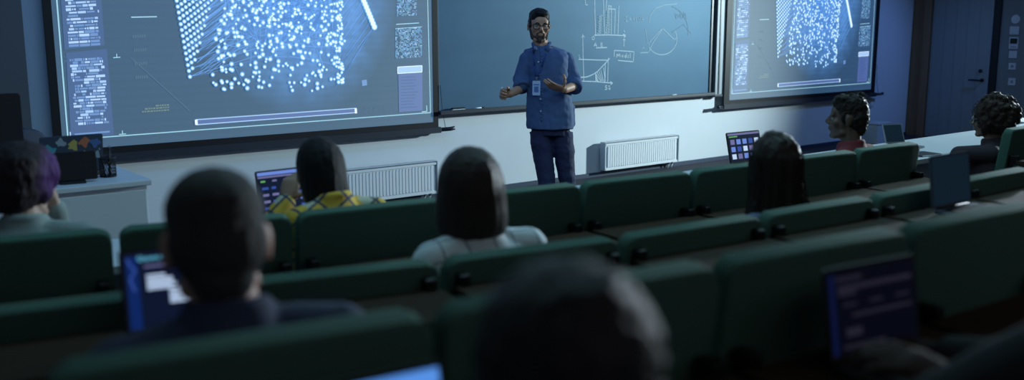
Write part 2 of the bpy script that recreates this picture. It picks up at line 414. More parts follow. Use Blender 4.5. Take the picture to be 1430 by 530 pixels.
    # progress bar
    quad([(273, 167), (497, 151), (497.5, 157), (273.5, 174)], VIO, .001)
    F.path(P([(273, 167), (497, 151), (497.5, 157), (273.5, 174), (273, 167)]), .008, PALE, .002)
    for (a, b) in (((273.5, 167), (274.2, 174)), ((496.3, 151), (496.8, 158))): ln(a, b, .022, WH, .003)
    for k in range(5):
        c = S(511 + k * 6.8, 153 - k * .5)
        pp = [(c[0] + .014 * cos(q * pi / 4), c[1] + .014 * sin(q * pi / 4)) for q in range(9)]; F.path(pp, .004, FAINT, .001)
    # thumbnails and panels on the right
    def thumb(x0, y0, x1, y1, nx, ny, sl):
        for i in range(nx):
            for j in range(ny):
                b = rnd.random(); mi = THD if b < .38 else (TH if b < .78 else (TXD if b < .9 else PALE))
                xa = x0 + (x1 - x0) * i / nx; xb = x0 + (x1 - x0) * (i + .85) / nx; ya = y0 + (y1 - y0) * j / ny - sl * (xa - x0); yb = y0 + (y1 - y0) * (j + .8) / ny - sl * (xa - x0)
                quad([(xa, ya), (xb, ya), (xb, yb), (xa, yb)], mi, .001)
    thumb(554, -22, 582, 23, 17, 24, .05); thumb(552, 40, 589, 82, 22, 22, .06)
    ln((553, 34), (585, 32), .007, LN); ln((552, 40), (589, 37.5), .006, LN)
    quad([(555, 93.5), (589, 91.5), (589, 100.5), (555, 102.5)], PALE, .001)
    F.path(P([(555, 93.5), (589, 91.5), (589, 100.5), (555, 102.5), (555, 93.5)]), .006, WH, .002)
    quad([(556, 103.5), (589.5, 101.5), (590, 154), (557, 156.5)], VIO, .001)
    for k in range(11): ln((560, 108 + k * 4.2), (560 + rnd.uniform(12, 24), 107 + k * 4.2), .009, PANEL, .002)
    F.path(P([(595.5, 63), (592, 67), (595.5, 71)]), .006, FAINT)
    F.path(P([(589, 156), (596, 155.3), (595.6, 147)]), .008, LN)
    return F.bm

def projection_screen(px_outl, px_l, px_r, px_outr, zb, label, content, sx):
    X0 = aty(*px_outl, YS).x; org = V((X0, YS, zb)); t = thing('projection_screen', label, 'projection screen', org)
    a, b, c = [aty(*q, YS).x - X0 for q in (px_l, px_r, px_outr)]; H = 2.35
    bm = bmesh.new(); bx(bm, (a, 0, .10), (b, .012, H)); obj('cloth', bm, screen_mat('projected_ground', a + (b - a) * .60, 1.38), t)
    bm = bmesh.new(); bx(bm, (0, -.004, .05), (a, .016, H)); bx(bm, (b, -.004, .05), (c, .016, H)); bx(bm, (a, -.004, .05), (b, .016, .10))
    obj('black_border', bm, M_dark, t)
    bm = bmesh.new(); rrect(bm, -.02, c + .02, -.03, .035, -.005, .052, .012, bev=.004)
    bar = obj('bottom_bar', bm, M_dark2, t)
    for s in (-.02, c + .02):
        bm = bmesh.new(); sg = -1 if s < 0 else 1
        tube(bm, [(s, 0, .022), (s + sg * .10, -.03, .026), (s + sg * .14, -.045, .034)], .02, 10); obj('bar_end', bm, M_dark2, bar)
    bm = bmesh.new(); tube(bm, [(c + .07, -.02, .04), (c + .05, 0, .20), (c + .035, .01, .45)], .0025, 6); obj('cord', bm, M_dark, t)
    bm = bmesh.new(); rrect(bm, 0, c, -.07, .06, H, H + .13, .03, bev=.006); obj('roller_case', bm, M_white, t)
    return t, a, b
zb1 = .655
X1 = aty(67, 100, YS).x
bm = screen_content(V((X1, YS, zb1)))
pic = bpy.data.meshes.new('projected_picture'); bm.to_mesh(pic); bm.free()
for m in EM: pic.materials.append(m)
t1, a1, b1 = projection_screen((67, 100), (79, 100), (604.5, 100), (611, 100), zb1, 'large projection screen left of the lecturer, glowing particle cloud', None, 1)
o = bpy.data.objects.new('projected_picture', pic); COL.objects.link(o); o.parent = t1
t2, a2, b2 = projection_screen((1013, 80), (1020.5, 80), (1219, 80), (1224, 80), .645, 'farther projection screen right of the chalkboard, same particle cloud', None, 1)
o = bpy.data.objects.new('projected_picture', pic); COL.objects.link(o); o.parent = t2
sx = (b2 - a2) / (b1 - a1); o.scale = (sx, 1, 1); o.location = (a2 - a1 * sx, 0, .0)

# ------------------------------------------------------------------ chalkboard
YBd = -.05
bl, br = aty(613, 157, YBd), aty(989, 130, YBd)
bz = .855
t = thing('chalkboard', 'wide dark chalkboard covered in chalk diagrams behind the lecturer', 'chalkboard', (bl.x, YBd, bz))
Wd = br.x - bl.x
M_board = pm('slate_board', (.058, .110, .175), .5, nscale=1.6, namt=.28, stretch=(1, 1, 1.6), spec=.4)
M_board.node_tree.nodes['Principled BSDF'].inputs['Specular Tint'].default_value = (.30, .70, 1, 1)
bm = bmesh.new(); bx(bm, (0, 0, 0), (Wd, .03, 2.3)); obj('slate', bm, M_board, t)
bm = bmesh.new(); bx(bm, (-.03, -.012, 0), (0, .04, 2.33), bev=.004); bx(bm, (Wd, -.012, 0), (Wd + .045, .04, 2.33), bev=.004); bx(bm, (0, -.012, 2.3), (Wd, .04, 2.33), bev=.004)
obj('frame', bm, M_dark2, t)
bm = bmesh.new(); bx(bm, (-.03, -.075, -.035), (Wd + .045, .045, -.005), bev=.005); bx(bm, (-.03, -.075, -.005), (Wd + .045, -.068, .006)); obj('chalk_ledge', bm, M_dark2, t)
gl, gr = aty(1000, 60, -.09).x - bl.x, aty(1012, 60, -.09).x - bl.x
bm = bmesh.new(); rrect(bm, gl, gr - .03, -.05, .05, -.03, 2.5, .0, bev=.006); g = obj('guide_rail', bm, M_alu, t)
bm = bmesh.new(); bx(bm, (gl + .05, -.058, -.02), (gl + .07, -.049, 2.5)); bx(bm, (gl - .01, -.055, -.055), (gr - .02, .05, -.03), bev=.004); obj('rail_slot', bm, M_dark2, g)
# chalk drawing
CHALK = [pm('chalk', (.50, .62, .70), .9), pm('chalk_faint', (.34, .46, .54), .9), pm('chalk_smear', (.17, .27, .36), .9)]
def chalk_done(name):
    global F
    obj(name, F.bm, CHALK, t, fix=False); F = Flat(lambda u, v, l: V((u, -.0015 - l, v)))
F = Flat(lambda u, v, l: V((u, -.0015 - l, v)))
def B(x, y): p = aty(780 + x / 3.786, y / 3.786, YBd); return (p.x - bl.x, p.z - bz)
def ck(pts, w_=.011, mi=0): F.path([B(*q) for q in pts], w_, mi, random.random() * .0005)
ck([(190, -60), (191, 60), (195, 185)]); ck([(188, 186), (260, 184), (355, 188)]); ck([(340, 180), (357, 188), (344, 198)])
for a, b in (((235, -20), (243, 180)), ((262, 30), (250, 178)), ((278, 32), (277, 180)), ((299, 45), (295, 180)), ((318, 30), (313, 180)), ((238, -10), (256, -20)), ((255, -30), (250, 60))): ck([a, b], .010)
ck([(258, 48), (300, 48)]); ck([(262, 30), (280, 33)])
z = []; 
for k in range(16): z += [(204 + (k % 2) * 26 + k * .3, 178 - k * 6.5)]
ck(z, .008, 1); z = []
for k in range(22): z += [(253 + (k % 2) * 22, 176 - k * 6.5)]
ck(z, .008, 1)
ck([(140, 0), (142, 25), (154, 26)]); ck([(178, 195), (186, 192), (190, 202), (184, 211), (176, 206), (178, 195)], .009)
ck([(186, 246), (193, 224), (201, 247)], .010); ck([(188, 239), (199, 238)], .009); ck([(210, 246), (212, 247)], .012)
ck([(222, 246), (222, 226), (233, 229), (224, 236), (236, 241), (222, 246)], .010); ck([(197, 253), (255, 251)])
ck([(346, 205), (346, 245)], .008); ck([(340, 213), (346, 204), (352, 213)], .008); ck([(346, 160), (350, 172)], .008)
for i, s in enumerate(([(365, 85), (352, 90), (362, 97), (352, 112), (366, 112)], [(374, 97), (384, 97)], [(374, 104), (384, 104)], [(392, 84), (396, 110), (404, 86)], [(412, 82), (409, 114)], [(420, 96), (424, 110), (430, 94), (434, 110)], [(442, 88), (440, 108), (450, 100)])): ck(s, .008, 1)
chalk_done('chalk_bar_chart')
# boxed word
ck([(293, 300), (294, 266), (385, 272), (398, 274), (394, 326), (312, 319)], .009)
ck([(305, 303), (308, 281), (315, 297), (322, 281), (325, 303)], .010)
ck([(333, 296), (338, 290), (343, 297), (338, 304), (333, 296)], .009); ck([(358, 281), (357, 305)], .009); ck([(357, 297), (351, 292), (348, 300), (357, 304)], .009)
ck([(363, 298), (371, 296), (367, 291), (363, 299), (370, 306)], .009); ck([(378, 280), (378, 306)], .009)
chalk_done('chalk_boxed_word')
# curve chart
ck([(127, 180), (129, 300), (133, 426)], .009); ck([(121, 200), (127, 186), (137, 196)], .008); ck([(105, 313), (180, 316), (262, 318)], .010)
ck([(104, 428), (200, 431), (286, 439)], .010); ck([(272, 430), (287, 439), (274, 447)], .009); ck([(262, 305), (259, 432)], .010)
ck([(115, 409), (150, 406), (180, 394), (205, 378), (230, 352), (255, 325), (270, 308)], .011)
for k in range(6): ck([(195 + k * 9, 388 - k * 6), (222 + k * 5, 428)], .008) if k < 4 else ck([(200 + k * 9, 392 - k * 9), (246, 428 - (k - 4) * 16)], .008)
for k in range(5): ck([(196, 395 + k * 7), (203 + k * 2, 430 - (4 - k) * 4)], .007)
ck([(195, 388), (197, 431)]); ck([(246, 336), (243, 433)]); ck([(103, 292), (112, 290), (106, 306), (115, 305)], .008, 1)
ck([(256, 452), (246, 454), (247, 462), (256, 464), (254, 473), (244, 472)], .010); ck([(264, 453), (271, 456), (262, 466), (270, 473), (273, 466), (262, 459), (264, 453)], .010)
chalk_done('chalk_curve_chart')
# big circle with triangles
ck([(545 + 80 * cos(R(a)), 205 - 84 * sin(R(a))) for a in range(-150, 40, 10)], .011, 1)
ck([(480 - 2, 120), (484, 80), (510, 45), (560, 26), (625, 20)], .009, 1); ck([(555 + 130 * cos(R(a)), 165 - 140 * sin(R(a))) for a in range(-10, 80, 10)], .010, 2)
ck([(430, 279), (475, 277), (497, 228), (550, 150), (612, 210), (622, 200)], .010, 1); ck([(478, 226), (545, 152)], .009, 1); ck([(458, 152), (468, 222), (480, 240)], .008, 1)
ck([(441, 262), (447, 246), (454, 261)], .008, 1); ck([(600, 170), (660, 130), (700, 175)], .010, 2)
for k in range(7): ck([(615 + k * 9, 70 + 6 * sin(k)), (622 + k * 9, 96 + 5 * cos(k * 2))], .008, 2)
chalk_done('chalk_circle_sketch')
# things on the ledge
def ledge_item(px, py, L, name, label, cat):
    p = aty(px, py, YBd - .045); t = thing(name, label, cat, (p.x, YBd - .042, bz - .0035)); return t
t = ledge_item(640, 155.5, .1, 'board_eraser', 'small board eraser on the chalkboard ledge, near the large screen', 'eraser')
bm = bmesh.new(); bx(bm, (-.075, -.018, 0), (.075, .018, .014), bev=.003); obj('felt_pad', bm, M_white, t)
bm = bmesh.new(); bx(bm, (-.075, -.018, .0142), (.075, .018, .028), bev=.004); obj('grip', bm, M_dark, t)
t = ledge_item(669, 153.5, .1, 'marker_pen', 'white capped marker lying on the ledge, second from the large screen', 'marker')
bm = bmesh.new(); tube(bm, [(-.06, 0, .009), (.03, 0, .009)], .0085, 12); obj('barrel', bm, M_white, t)
bm = bmesh.new(); tube(bm, [(.031, 0, .009), (.07, 0, .009)], .009, 12); obj('cap', bm, M_dark, t)
t = ledge_item(941, 134, .1, 'chalk_stick', 'chalk stick lying on the right part of the chalkboard ledge', 'chalk')
bm = bmesh.new(); tube(bm, [(-.04, 0, .007), (.05, .004, .007)], .006, 10); obj('stick', bm, M_white, t)

# ------------------------------------------------------------------ radiators
def radiator(x0, x1, z0, z1, label):
    t = thing('radiator', label, 'radiator', (x0, -.03, z0)); W, H = x1 - x0, z1 - z0
    bm = bmesh.new(); bx(bm, (.015, -.075, 0), (W - .015, -.062, H - .012), bev=.005)
    n = int(W / .0375)
    for k in range(n):
        x = .045 + (W - .09) * (k + .5) / n; rrect(bm, x - .0125, x + .0125, -.089, -.070, .03, H - .045, .010, bev=.003)
    for q in ((.015, W - .015, .0, .022), (.015, W - .015, H - .034, H - .012)): rrect(bm, q[0], q[1], -.089, -.07, q[2], q[3], .006, bev=.003)
    obj('front_panel', bm, M_white, t)
    bm = bmesh.new(); bx(bm, (.015, -.028, 0), (W - .015, -.016, H - .012), bev=.005); obj('rear_panel', bm, M_white, t)
    for x in (0, W):
        bm = bmesh.new(); bx(bm, (x - .007 if x else 0, -.092, -.002), (x if x else .008, -.012, H - .002), bev=.003)
        for zz in (.035, H - .04):
            bmesh.ops.create_cone(bm, cap_ends=True, segments=12, radius1=.008, radius2=.008, depth=.006, matrix=Matrix.Translation((x - .001 if not x else x + .001, -.05, zz)) @ Matrix.Rotation(pi / 2, 4, 'Y'))
        obj('side_cover', bm, pm('radiator_side', (.42, .48, .55), .5), t)
    bm = bmesh.new(); bx(bm, (0, -.09, H - .003), (W, -.014, H + .004), bev=.002)
    obj('top_grille', bm, pm('radiator_grille', (.5, .55, .6), .5), t)
    for k in range(2):
        x = W - .12 + k * .06; bm = bmesh.new(); tube(bm, [(x, -.045, 0), (x, -.045, -.03), (x - .02, -.045, -z0 + .001)], .009, 10)
        pp = obj('pipe', bm, M_white, t); bm = bmesh.new(); lathe(bm, [(.014, -.028), (.017, -.022), (.017, -.008), (.012, 0)], (x, -.045, 0), 12); obj('valve', bm, M_alu, pp)
    for x in (.2, W - .2):
        bm = bmesh.new(); bx(bm, (x - .02, -.02, .02), (x + .02, .03, H - .04)); obj('wall_bracket', bm, M_white, t)
radiator(3.90, 5.085, .075, .385, 'white ribbed radiator below the large left screen')
radiator(7.30, 8.50, .075, .385, 'white ribbed radiator under the chalkboard right of the lecturer')
# ------------------------------------------------------------------ lecture hall seats
ROW = {1: [(.27, -4.48), (.855, -4.60), (1.41, -4.73), (1.99, -4.80), (2.61, -4.865), (3.21, -4.93), (3.80, -4.965), (4.40, -4.985), (4.98, -5.0)],
       2: [(-.38, -5.36), (.20, -5.46), (.78, -5.585), (1.35, -5.715), (1.90, -5.81), (2.48, -5.86), (3.055, -5.90), (3.63, -5.92), (4.21, -5.93)],
       3: [(.24, -6.45), (.78, -6.54), (1.36, -6.61), (1.90, -6.67), (2.46, -6.71), (3.03, -6.74)],
       4: [(.38, -7.42), (.94, -7.48), (1.13, -7.52), (1.71, -7.54)]}
ZTOP = {1: 1.05, 2: 1.092, 3: 1.264, 4: 1.40}
ZTAB = {1: .865, 2: 1.03, 3: 1.07, 4: 1.1}
W0 = .58
def seat_proto(row, label):
    """origin on the platform under the middle of the backrest top; +y looks at the front wall"""
    F0 = FL[row]; top = ZTOP[row] - F0; t = thing('lecture_seat', label, 'seat', (0, 0, 0), 0, 'green seats in row'); hw = W0 / 2 - .012
    tilt = Matrix.Translation((0, 0, top)) @ Matrix.Rotation(R(7), 4, 'X') @ Matrix.Translation((0, 0, -top))
    bm = bmesh.new(); rrect(bm, -hw, hw, -.022, .034, .46, top, .034, .03, M=tilt, bev=.011); obj('backrest', bm, M_green, t, True)
    bm = bmesh.new(); rrect(bm, -hw + .035, hw - .035, .0, .06, .0, .40, .06, .05, bev=.02, M=Matrix.Translation((0, .09, .44)) @ Matrix.Rotation(R(-84), 4, 'X'))
    obj('seat_pad', bm, M_green, t, True)
    for s in (-1, 1):
        bm = bmesh.new(); x = s * (hw - .05)
        tube(bm, [(x, .20, .02), (x, .16, .25), (x, .10, .44)], .02, 10); bx(bm, (x - .025, .02, 0), (x + .025, .33, .02), bev=.006)
        tube(bm, [(x, .11, .44), (x, .055, .55)], .018, 10); tube(bm, [(x, .13, .425), (x, .45, .42)], .014, 8)
        obj('leg', bm, M_steel, t, True)
    if row < 4:
        zt = ZTAB[row] - F0; dz = top - zt
        M = Matrix.Translation((0, -.075 + (-.12 * dz), zt)) @ Matrix.Rotation(R(-90), 4, 'X')   # plate lying flat, y = thickness downwards
        bm = bmesh.new(); rrect(bm, -hw + .005, hw - .005, 0, .024, -.25, 0, .01, .045, M=Matrix.Translation((0, -.03 + .12 * -dz, zt - .024)) @ Matrix(((1, 0, 0, 0), (0, 0, 1, 0), (0, 1, 0, 0), (0, 0, 0, 1))), bev=.005)
        obj('writing_tablet', bm, M_wood, t)
        for s in (-1, 1):
            bm = bmesh.new(); x = s * (hw - .035); y1 = -.03 - .12 * dz
            bx(bm, (x - .02, y1 - .12, zt - .06), (x + .02, y1 + .02, zt - .026), bev=.006); bx(bm, (x - .016, y1 - .012, zt - .085), (x + .016, y1 + .045, zt + .03), bev=.006)
            obj('tablet_hinge', bm, M_steel, t)
    return t
SEAT_AT = {}
def seat_names(row):
    return {1: ['green seat in the front row, behind the purple-haired student', 'green front-row seat between the purple-haired student and the yellow plaid shirt', 'green front-row seat the student in yellow plaid sits against',
                'green front-row seat hidden partly behind the bob haircut', 'green front-row seat below the lecturer\'s legs', 'green front-row seat below the right radiator',
                'green front-row seat beyond the long-haired student\'s left side', 'green front-row seat with the dark-haired boy in profile, second from the gap', 'green front-row seat at the gap, right end of the long run'],
            2: ['green second-row seat at the far left edge of the photo', 'green second-row seat beyond the laptop with the white title', 'green second-row seat with the left shoulder of the white plaid shirt before it',
                'green second-row seat the student with the bob sits against', 'green second-row seat just beyond the dark head in the foreground', 'green second-row seat the long-haired student sits against',
                'green second-row seat left of the dim laptop at the right', 'green second-row seat behind the dim laptop at the right'],
            3: ['green third-row seat of the short-haired man in navy, nearest on the left', 'green third-row seat mostly hidden by the nearest dark head', 'green third-row seat right of the nearest dark head',
                'green third-row seat beyond the dim laptop at the lower right', 'green third-row seat at the lower right corner'],
            4: ['green fourth-row seat of the nearest student', '', 'green fourth-row seat of the student reaching for a laptop at the right']}[row]
GROUPN = {1: 'front-row seats', 2: 'second-row seats', 3: 'third-row seats', 4: 'fourth-row seats'}
protos = {}
def put_seat(row, a, b, label):
    first = row not in protos
    if first: protos[row] = seat_proto(row, label); o = protos[row]
    else: o = copy_tree(protos[row])
    L = math.hypot(b[0] - a[0], b[1] - a[1])
    o.location = ((a[0] + b[0]) / 2, (a[1] + b[1]) / 2, FL[row]); o.rotation_euler = (0, 0, math.atan2(b[1] - a[1], b[0] - a[0])); o.scale = (L / W0, 1, 1)
    o['label'] = label; o['group'] = GROUPN[row]
    return o
for row in ROW:
    for k, (a, b) in enumerate(zip(ROW[row], ROW[row][1:])):
        if row == 4 and k == 1: continue
        SEAT_AT[(row, k)] = put_seat(row, a, b, seat_names(row)[k] if k < len(seat_names(row)) else 'green seat')
SEAT_AT[(1, 8)] = put_seat(1, (5.98, -5.02), (6.56, -5.02), 'green front-row seat of the curly-haired student at the right edge')

# ------------------------------------------------------------------ long pale desk before the front row
ZD = .80
near = [(.2, -3.98), (.9, -4.05), (2.0, -4.26), (3.2, -4.38), (4.2, -4.45), (9.6, -4.45)]
far = [(.3, -3.50), (1.0, -3.57), (2.1, -3.74), (3.2, -3.79), (4.2, -3.82), (9.6, -3.82)]
t = thing('front_desk', 'long pale desk running in front of the first row of seats', 'desk', (.2, -4.0, 0)); O = V((.2, -4.0, 0))
bm = bmesh.new(); up, dn = [], []
ring = near + far[::-1]
A = [bm.verts.new(V((x, y, ZD)) - O) for x, y in ring]; Bv = [bm.verts.new(V((x, y, ZD - .03)) - O) for x, y in ring]; n = len(near)
for k in range(n - 1):
    i, j, p_, q_ = k, k + 1, 2 * n - 2 - k, 2 * n - 1 - k
    bm.faces.new((A[i], A[j], A[p_], A[q_])); bm.faces.new((Bv[q_], Bv[p_], Bv[j], Bv[i]))
for k in range(len(ring)): bm.faces.new((A[k], Bv[k], Bv[(k + 1) % len(ring)], A[(k + 1) % len(ring)]))
obj('desk_top', bm, M_desk, t)
bm = bmesh.new()
for a, b in zip(far, far[1:]):
    q = [V((a[0], a[1] - .03, .12)), V((b[0], b[1] - .03, .12)), V((b[0], b[1] - .03, ZD - .03)), V((a[0], a[1] - .03, ZD - .03))]
    vs = [bm.verts.new(v - O) for v in q]; ws = [bm.verts.new(v - O + V((0, .02, 0))) for v in q]
    bm.faces.new(vs); bm.faces.new(ws[::-1])
    for k in range(4): bm.faces.new((vs[k], ws[k], ws[(k + 1) % 4], vs[(k + 1) % 4]))
obj('front_board', bm, M_desk, t)
for (x, y) in ((.5, -3.62), (1.9, -3.8), (3.4, -3.92), (4.9, -3.95), (6.6, -3.95), (8.2, -3.95), (9.4, -3.95)):
    bm = bmesh.new(); V0 = V((x, y, 0)) - O; bx(bm, V0 + V((-.03, -.26, 0)), V0 + V((.03, .06, .02)), bev=.005); bx(bm, V0 + V((-.025, -.1, .02)), V0 + V((.025, -.04, ZD - .03)), bev=.004); obj('leg', bm, M_steel, t)

# ------------------------------------------------------------------ laptops
def letters(txt, size, mat, parent, loc, name='lettering'):
    cu = bpy.data.curves.new('t', 'FONT'); cu.body = txt; cu.size = size; cu.extrude = 0
    o = bpy.data.objects.new('t', cu); COL.objects.link(o); dg = bpy.context.evaluated_depsgraph_get()
    me = bpy.data.meshes.new_from_object(o.evaluated_get(dg)); bpy.data.objects.remove(o)
    me.transform(Matrix.Translation(loc) @ Matrix.Rotation(pi / 2, 4, 'X')); o = link(name, me, mat, parent); return o
SE = [em('laptop_screen_navy', (.004, .008, .026)), em('laptop_screen_bar', (.13, .22, .62)), em('laptop_screen_text', (.48, .62, .85)), em('laptop_screen_cyan', (.16, .60, .85)),
      em('laptop_screen_blue', (.03, .07, .30)), em('laptop_screen_green', (.12, .36, .10)), em('laptop_screen_violet', (.14, .14, .30)), em('laptop_screen_dim', (.0015, .002, .006)), em('laptop_screen_dimtext', (.015, .014, .026)),
      em('laptop_screen_sky', (.09, .27, .75)), em('laptop_screen_slate', (.0045, .012, .022)), em('laptop_screen_deep_blue', (.004, .018, .11)), em('laptop_screen_strip', (.003, .006, .035))]
NAVY, BAR, TX, CY, BLU, GRN, VI, DIM, DTX, SKY, SLT, DKB, DKS = range(13)
def laptop(label, hinge_left, rz, wid, lidh, tilt, draw, ground=NAVY, depth=.2, body=None, glow=1):
    """hinge_left: left end of the hinge on the table; the display faces -y (the user); rz turns it"""
    body = body or M_key
    t = thing('laptop', label, 'laptop', hinge_left, rz); mats = SE
    bm = bmesh.new(); bx(bm, (0, -depth, .0), (wid, .0, .014), bev=.004); base = obj('base', bm, body, t)
    bm = bmesh.new()
    for r in range(5):
        for c in range(13): bx(bm, (wid * (.06 + .0677 * c), -depth * .16 - .019 * r - .015, .0135), (wid * (.06 + .0677 * c) + wid * .055, -depth * .16 - .019 * r, .0165))
    obj('keyboard', bm, M_dark, base)
    bm = bmesh.new(); bx(bm, (wid * .34, -depth * .94, .0135), (wid * .66, -depth * .64, .0148)); obj('touchpad', bm, M_steel, base)
    bm = bmesh.new(); Lm = Matrix.Translation((0, .004, .012)) @ Matrix.Rotation(-tilt, 4, 'X')
    rrect(bm, 0, wid, 0, .007, .004, lidh, .008, .002, M=Lm, bev=.0015); lid = obj('lid', bm, body, t)
    bm = bmesh.new(); tube(bm, [(wid * .1, .002, .012), (wid * .9, .002, .012)], .006, 10); obj('hinge', bm, M_dark, t)
    bz = .008
    F = Flat(lambda u, v, l: Lm @ V((bz + u * (wid - 2 * bz), -.0006 - l, .014 + v * (lidh - .022))))
    F.rect(0, 0, 1, 1, ground)
    F.draw_asp = (wid - 2 * bz) / (lidh - .022)
    draw(F); obj('display', F.bm, mats, lid, fix=False)
    t['_'] = 0; del t['_']
    return t, lid, Lm
def ui_dashboard(F):
    r = random.Random(3); F.rect(0, .92, 1, 1, BAR, .0002); F.rect(0, .86, 1, .9, VI, .0002)
    for k in range(5):
        F.rect(.04 + k * .2, .76, .12 + k * .2, .8, GRN if k == 0 else VI, .0002)
    for j in range(4):
        for i in range(6):
            if r.random() < .75: F.rect(.05 + i * .16, .1 + j * .16, .05 + i * .16 + r.uniform(.05, .12), .16 + j * .16, r.choice((BAR, BLU, BLU, VI)), .0002)
def ui_tiles(F):
    r = random.Random(5); F.rect(0, .93, 1, 1, VI, .0002); F.rect(.03, .86, .3, .9, GRN, .0002)
    for j in range(3):
        for i in range(5): F.rect(.06 + i * .19, .08 + j * .26, .06 + i * .19 + .13, .26 + j * .26, (TX, BAR, VI, BLU, BAR)[(i * 2 + j) % 5], .0002)
def ui_slides(F):
    F.rect(.02, 0, .105, .95, DKB, .0002); F.path([(.03, .93), (.05, .84), (.085, .78), (.04, .66), (.07, .5)], .018, BLU, .0003)
    F.rect(.15, .80, .7, .825, VI, .0002)
    for y in (.62, .58, .54, .50): F.rect(.16, y, .16 + .2 + .02 * sin(y * 60), y + .03, TX, .0002)
    F.rect(.16, .67, .30, .70, TX, .0002)
    for y in (.42, .38, .34, .30): F.rect(.32, y, .62, y + .03, TX, .0002)
    F.rect(.32, .47, .45, .50, TX, .0002)
def ui_dim(F):
    F.rect(0, 0, .06, .97, DKS, .0002)
    F.rect(.08, .88, .38, .925, DTX, .0002); F.rect(.1, .76, .97, .82, DTX, .0002); F.rect(.1, .70, .3, .75, DTX, .0002)
    for k in range(3): F.rect(.11 + k * .31, .54, .36 + k * .31, .63, DIM, .0003); F.rect(.14 + k * .31, .57, .3 + k * .31, .6, DTX, .0004)
    F.rect(.24, .43, .95, .47, DTX, .0002); F.rect(.11, .14, .42, .36, DIM, .0002); F.rect(.52, .14, .9, .36, DIM, .0002); F.rect(.16, .2, .34, .3, DTX, .0003); F.rect(.12, .06, .6, .1, DTX, .0002)
def ui_window(F):
    F.rect(.0, .80, 1, .99, SKY, .0002); F.rect(.02, .2, .98, .78, BLU, .0002); F.rect(.05, .88, .3, .93, BAR, .0003); F.rect(.1, .3, .6, .35, BAR, .0003)
def ui_plain(F):
    F.rect(.03, .1, .97, .93, SLT, .0002)
def on(px, py, z): p = atz(px, py, z); return (p.x, p.y, z)
S3 = ZTAB[3] + .003; S2 = ZTAB[2] + .003
laptop('open laptop with dark blue screen before the student in yellow plaid', on(367, 308, ZD + .002), R(4), .31, .215, R(14), ui_dashboard)
laptop('open laptop with colourful tiles left of the long-haired student', on(1021, 232, ZD + .002), R(-3), .31, .20, R(14), ui_tiles)
laptop('small open laptop on the pale desk, right of the boy in profile', on(1238, 203, ZD + .002), R(-20), .17, .15, R(22), ui_plain, SLT, body=M_silver)
t, lid, Lm = laptop('laptop showing a cyan title and white text beside the short-haired man', on(176, 480, S2), R(-11), .29, .183, R(12), ui_slides)
letters('Quantum Computing', .0150, SE[CY], lid, (0, 0, 0), 'title')
ti = bpy.data.objects[[o for o in bpy.data.objects if o.name.startswith('title')][0].name]; ti.data.transform(Lm @ Matrix.Translation((.036, -.0014, .158)))
laptop('dim slate laptop standing on a second-row tablet at the right', on(1304, 298, S2), R(-3), .25, .19, R(8), ui_plain, SLT, body=pm('slate_laptop', (.09, .12, .16), .4, .4))
laptop('dim laptop with violet text lines at the lower right', on(1163, 520, S3), R(-8), .25, .175, R(10), ui_dim, DIM)
laptop('laptop at the bottom edge of the photo with a bright blue window', on(436, 712, S3), R(-6), .212, .146, R(12), ui_window)

# papers and a notebook on the long desk
p = atz(1288, 216, ZD); t = thing('notebook', 'closed dark notebook on the pale desk by the gap in seats', 'notebook', (p.x, p.y, ZD + .001), R(-8))
bm = bmesh.new(); rrect(bm, -.105, .105, 0, .010, -.075, .075, .008, bev=.002, M=Matrix(((1, 0, 0, 0), (0, 0, 1, 0), (0, 1, 0, 0), (0, 0, 0, 1)))); obj('cover', bm, M_dark2, t)
bm = bmesh.new(); bx(bm, (-.098, -.077, .0025), (.106, .07, .0085)); obj('pages', bm, M_white, t)
p = atz(1424, 168, ZD); t = thing('paper_stack', 'white paper sheets on the desk at the right edge of the photo', 'paper', (p.x, p.y, ZD + .001), R(10))
bm = bmesh.new()
for k in range(6): bx(bm, (-.21, -.15, .0012 * k), (.21, .15, .0012 * k + .001), mat=Matrix.Rotation(R(k * 1.5), 4, 'Z'))
obj('sheets', bm, M_white, t)

# ------------------------------------------------------------------ teacher's desk at the left
ZT = .90; X0t, X1t, Yn, Yf = .35, 1.555, -2.73, -2.05
t = thing('teacher_desk', 'white lecturer desk cabinet at the left under the large screen', 'desk', (X0t, Yn, 0)); w_, d_ = X1t - X0t, Yf - Yn
bm = bmesh.new(); bx(bm, (.01, .01, .06), (w_ - .01, d_ - .01, ZT - .03), bev=.003); bx(bm, (.03, .03, 0), (w_ - .03, d_ - .03, .06)); obj('body', bm, M_desk, t)
bm = bmesh.new(); bx(bm, (-.01, -.015, ZT - .028), (w_ + .01, d_ + .01, ZT), bev=.004); obj('desk_top', bm, M_desk, t)
for k in range(2):
    bm = bmesh.new(); bx(bm, (.03 + k * (w_ - .04) / 2, -.004, .09), (.0 + (k + 1) * (w_ - .02) / 2, .012, ZT - .05), bev=.003); obj('front_panel', bm, M_desk, t)
# large monitor seen from behind
p = aty(33, 200, -2.38); t = thing('monitor', 'black monitor seen from behind at the left end of the lecturer desk', 'monitor', (p.x - .28, -2.38, ZT), R(2))
bm = bmesh.new(); rrect(bm, -.28, .28, -.02, .02, .10, .445, .01, bev=.004); rrect(bm, -.16, .16, -.045, -.019, .16, .36, .03, bev=.008); obj('housing', bm, M_dark, t)
bm = bmesh.new(); bx(bm, (-.03, -.058, .0), (.03, -.046, .26), bev=.004); obj('stand', bm, M_dark, t)
bm = bmesh.new(); lathe(bm, [(.12, 0), (.12, .008), (.03, .014)], (0, -.03, 0), 28); obj('foot', bm, M_dark, t)
bm = bmesh.new(); bx(bm, (-.265, .0202, .115), (.265, .0215, .43)); obj('screen', bm, M_dark2, t)
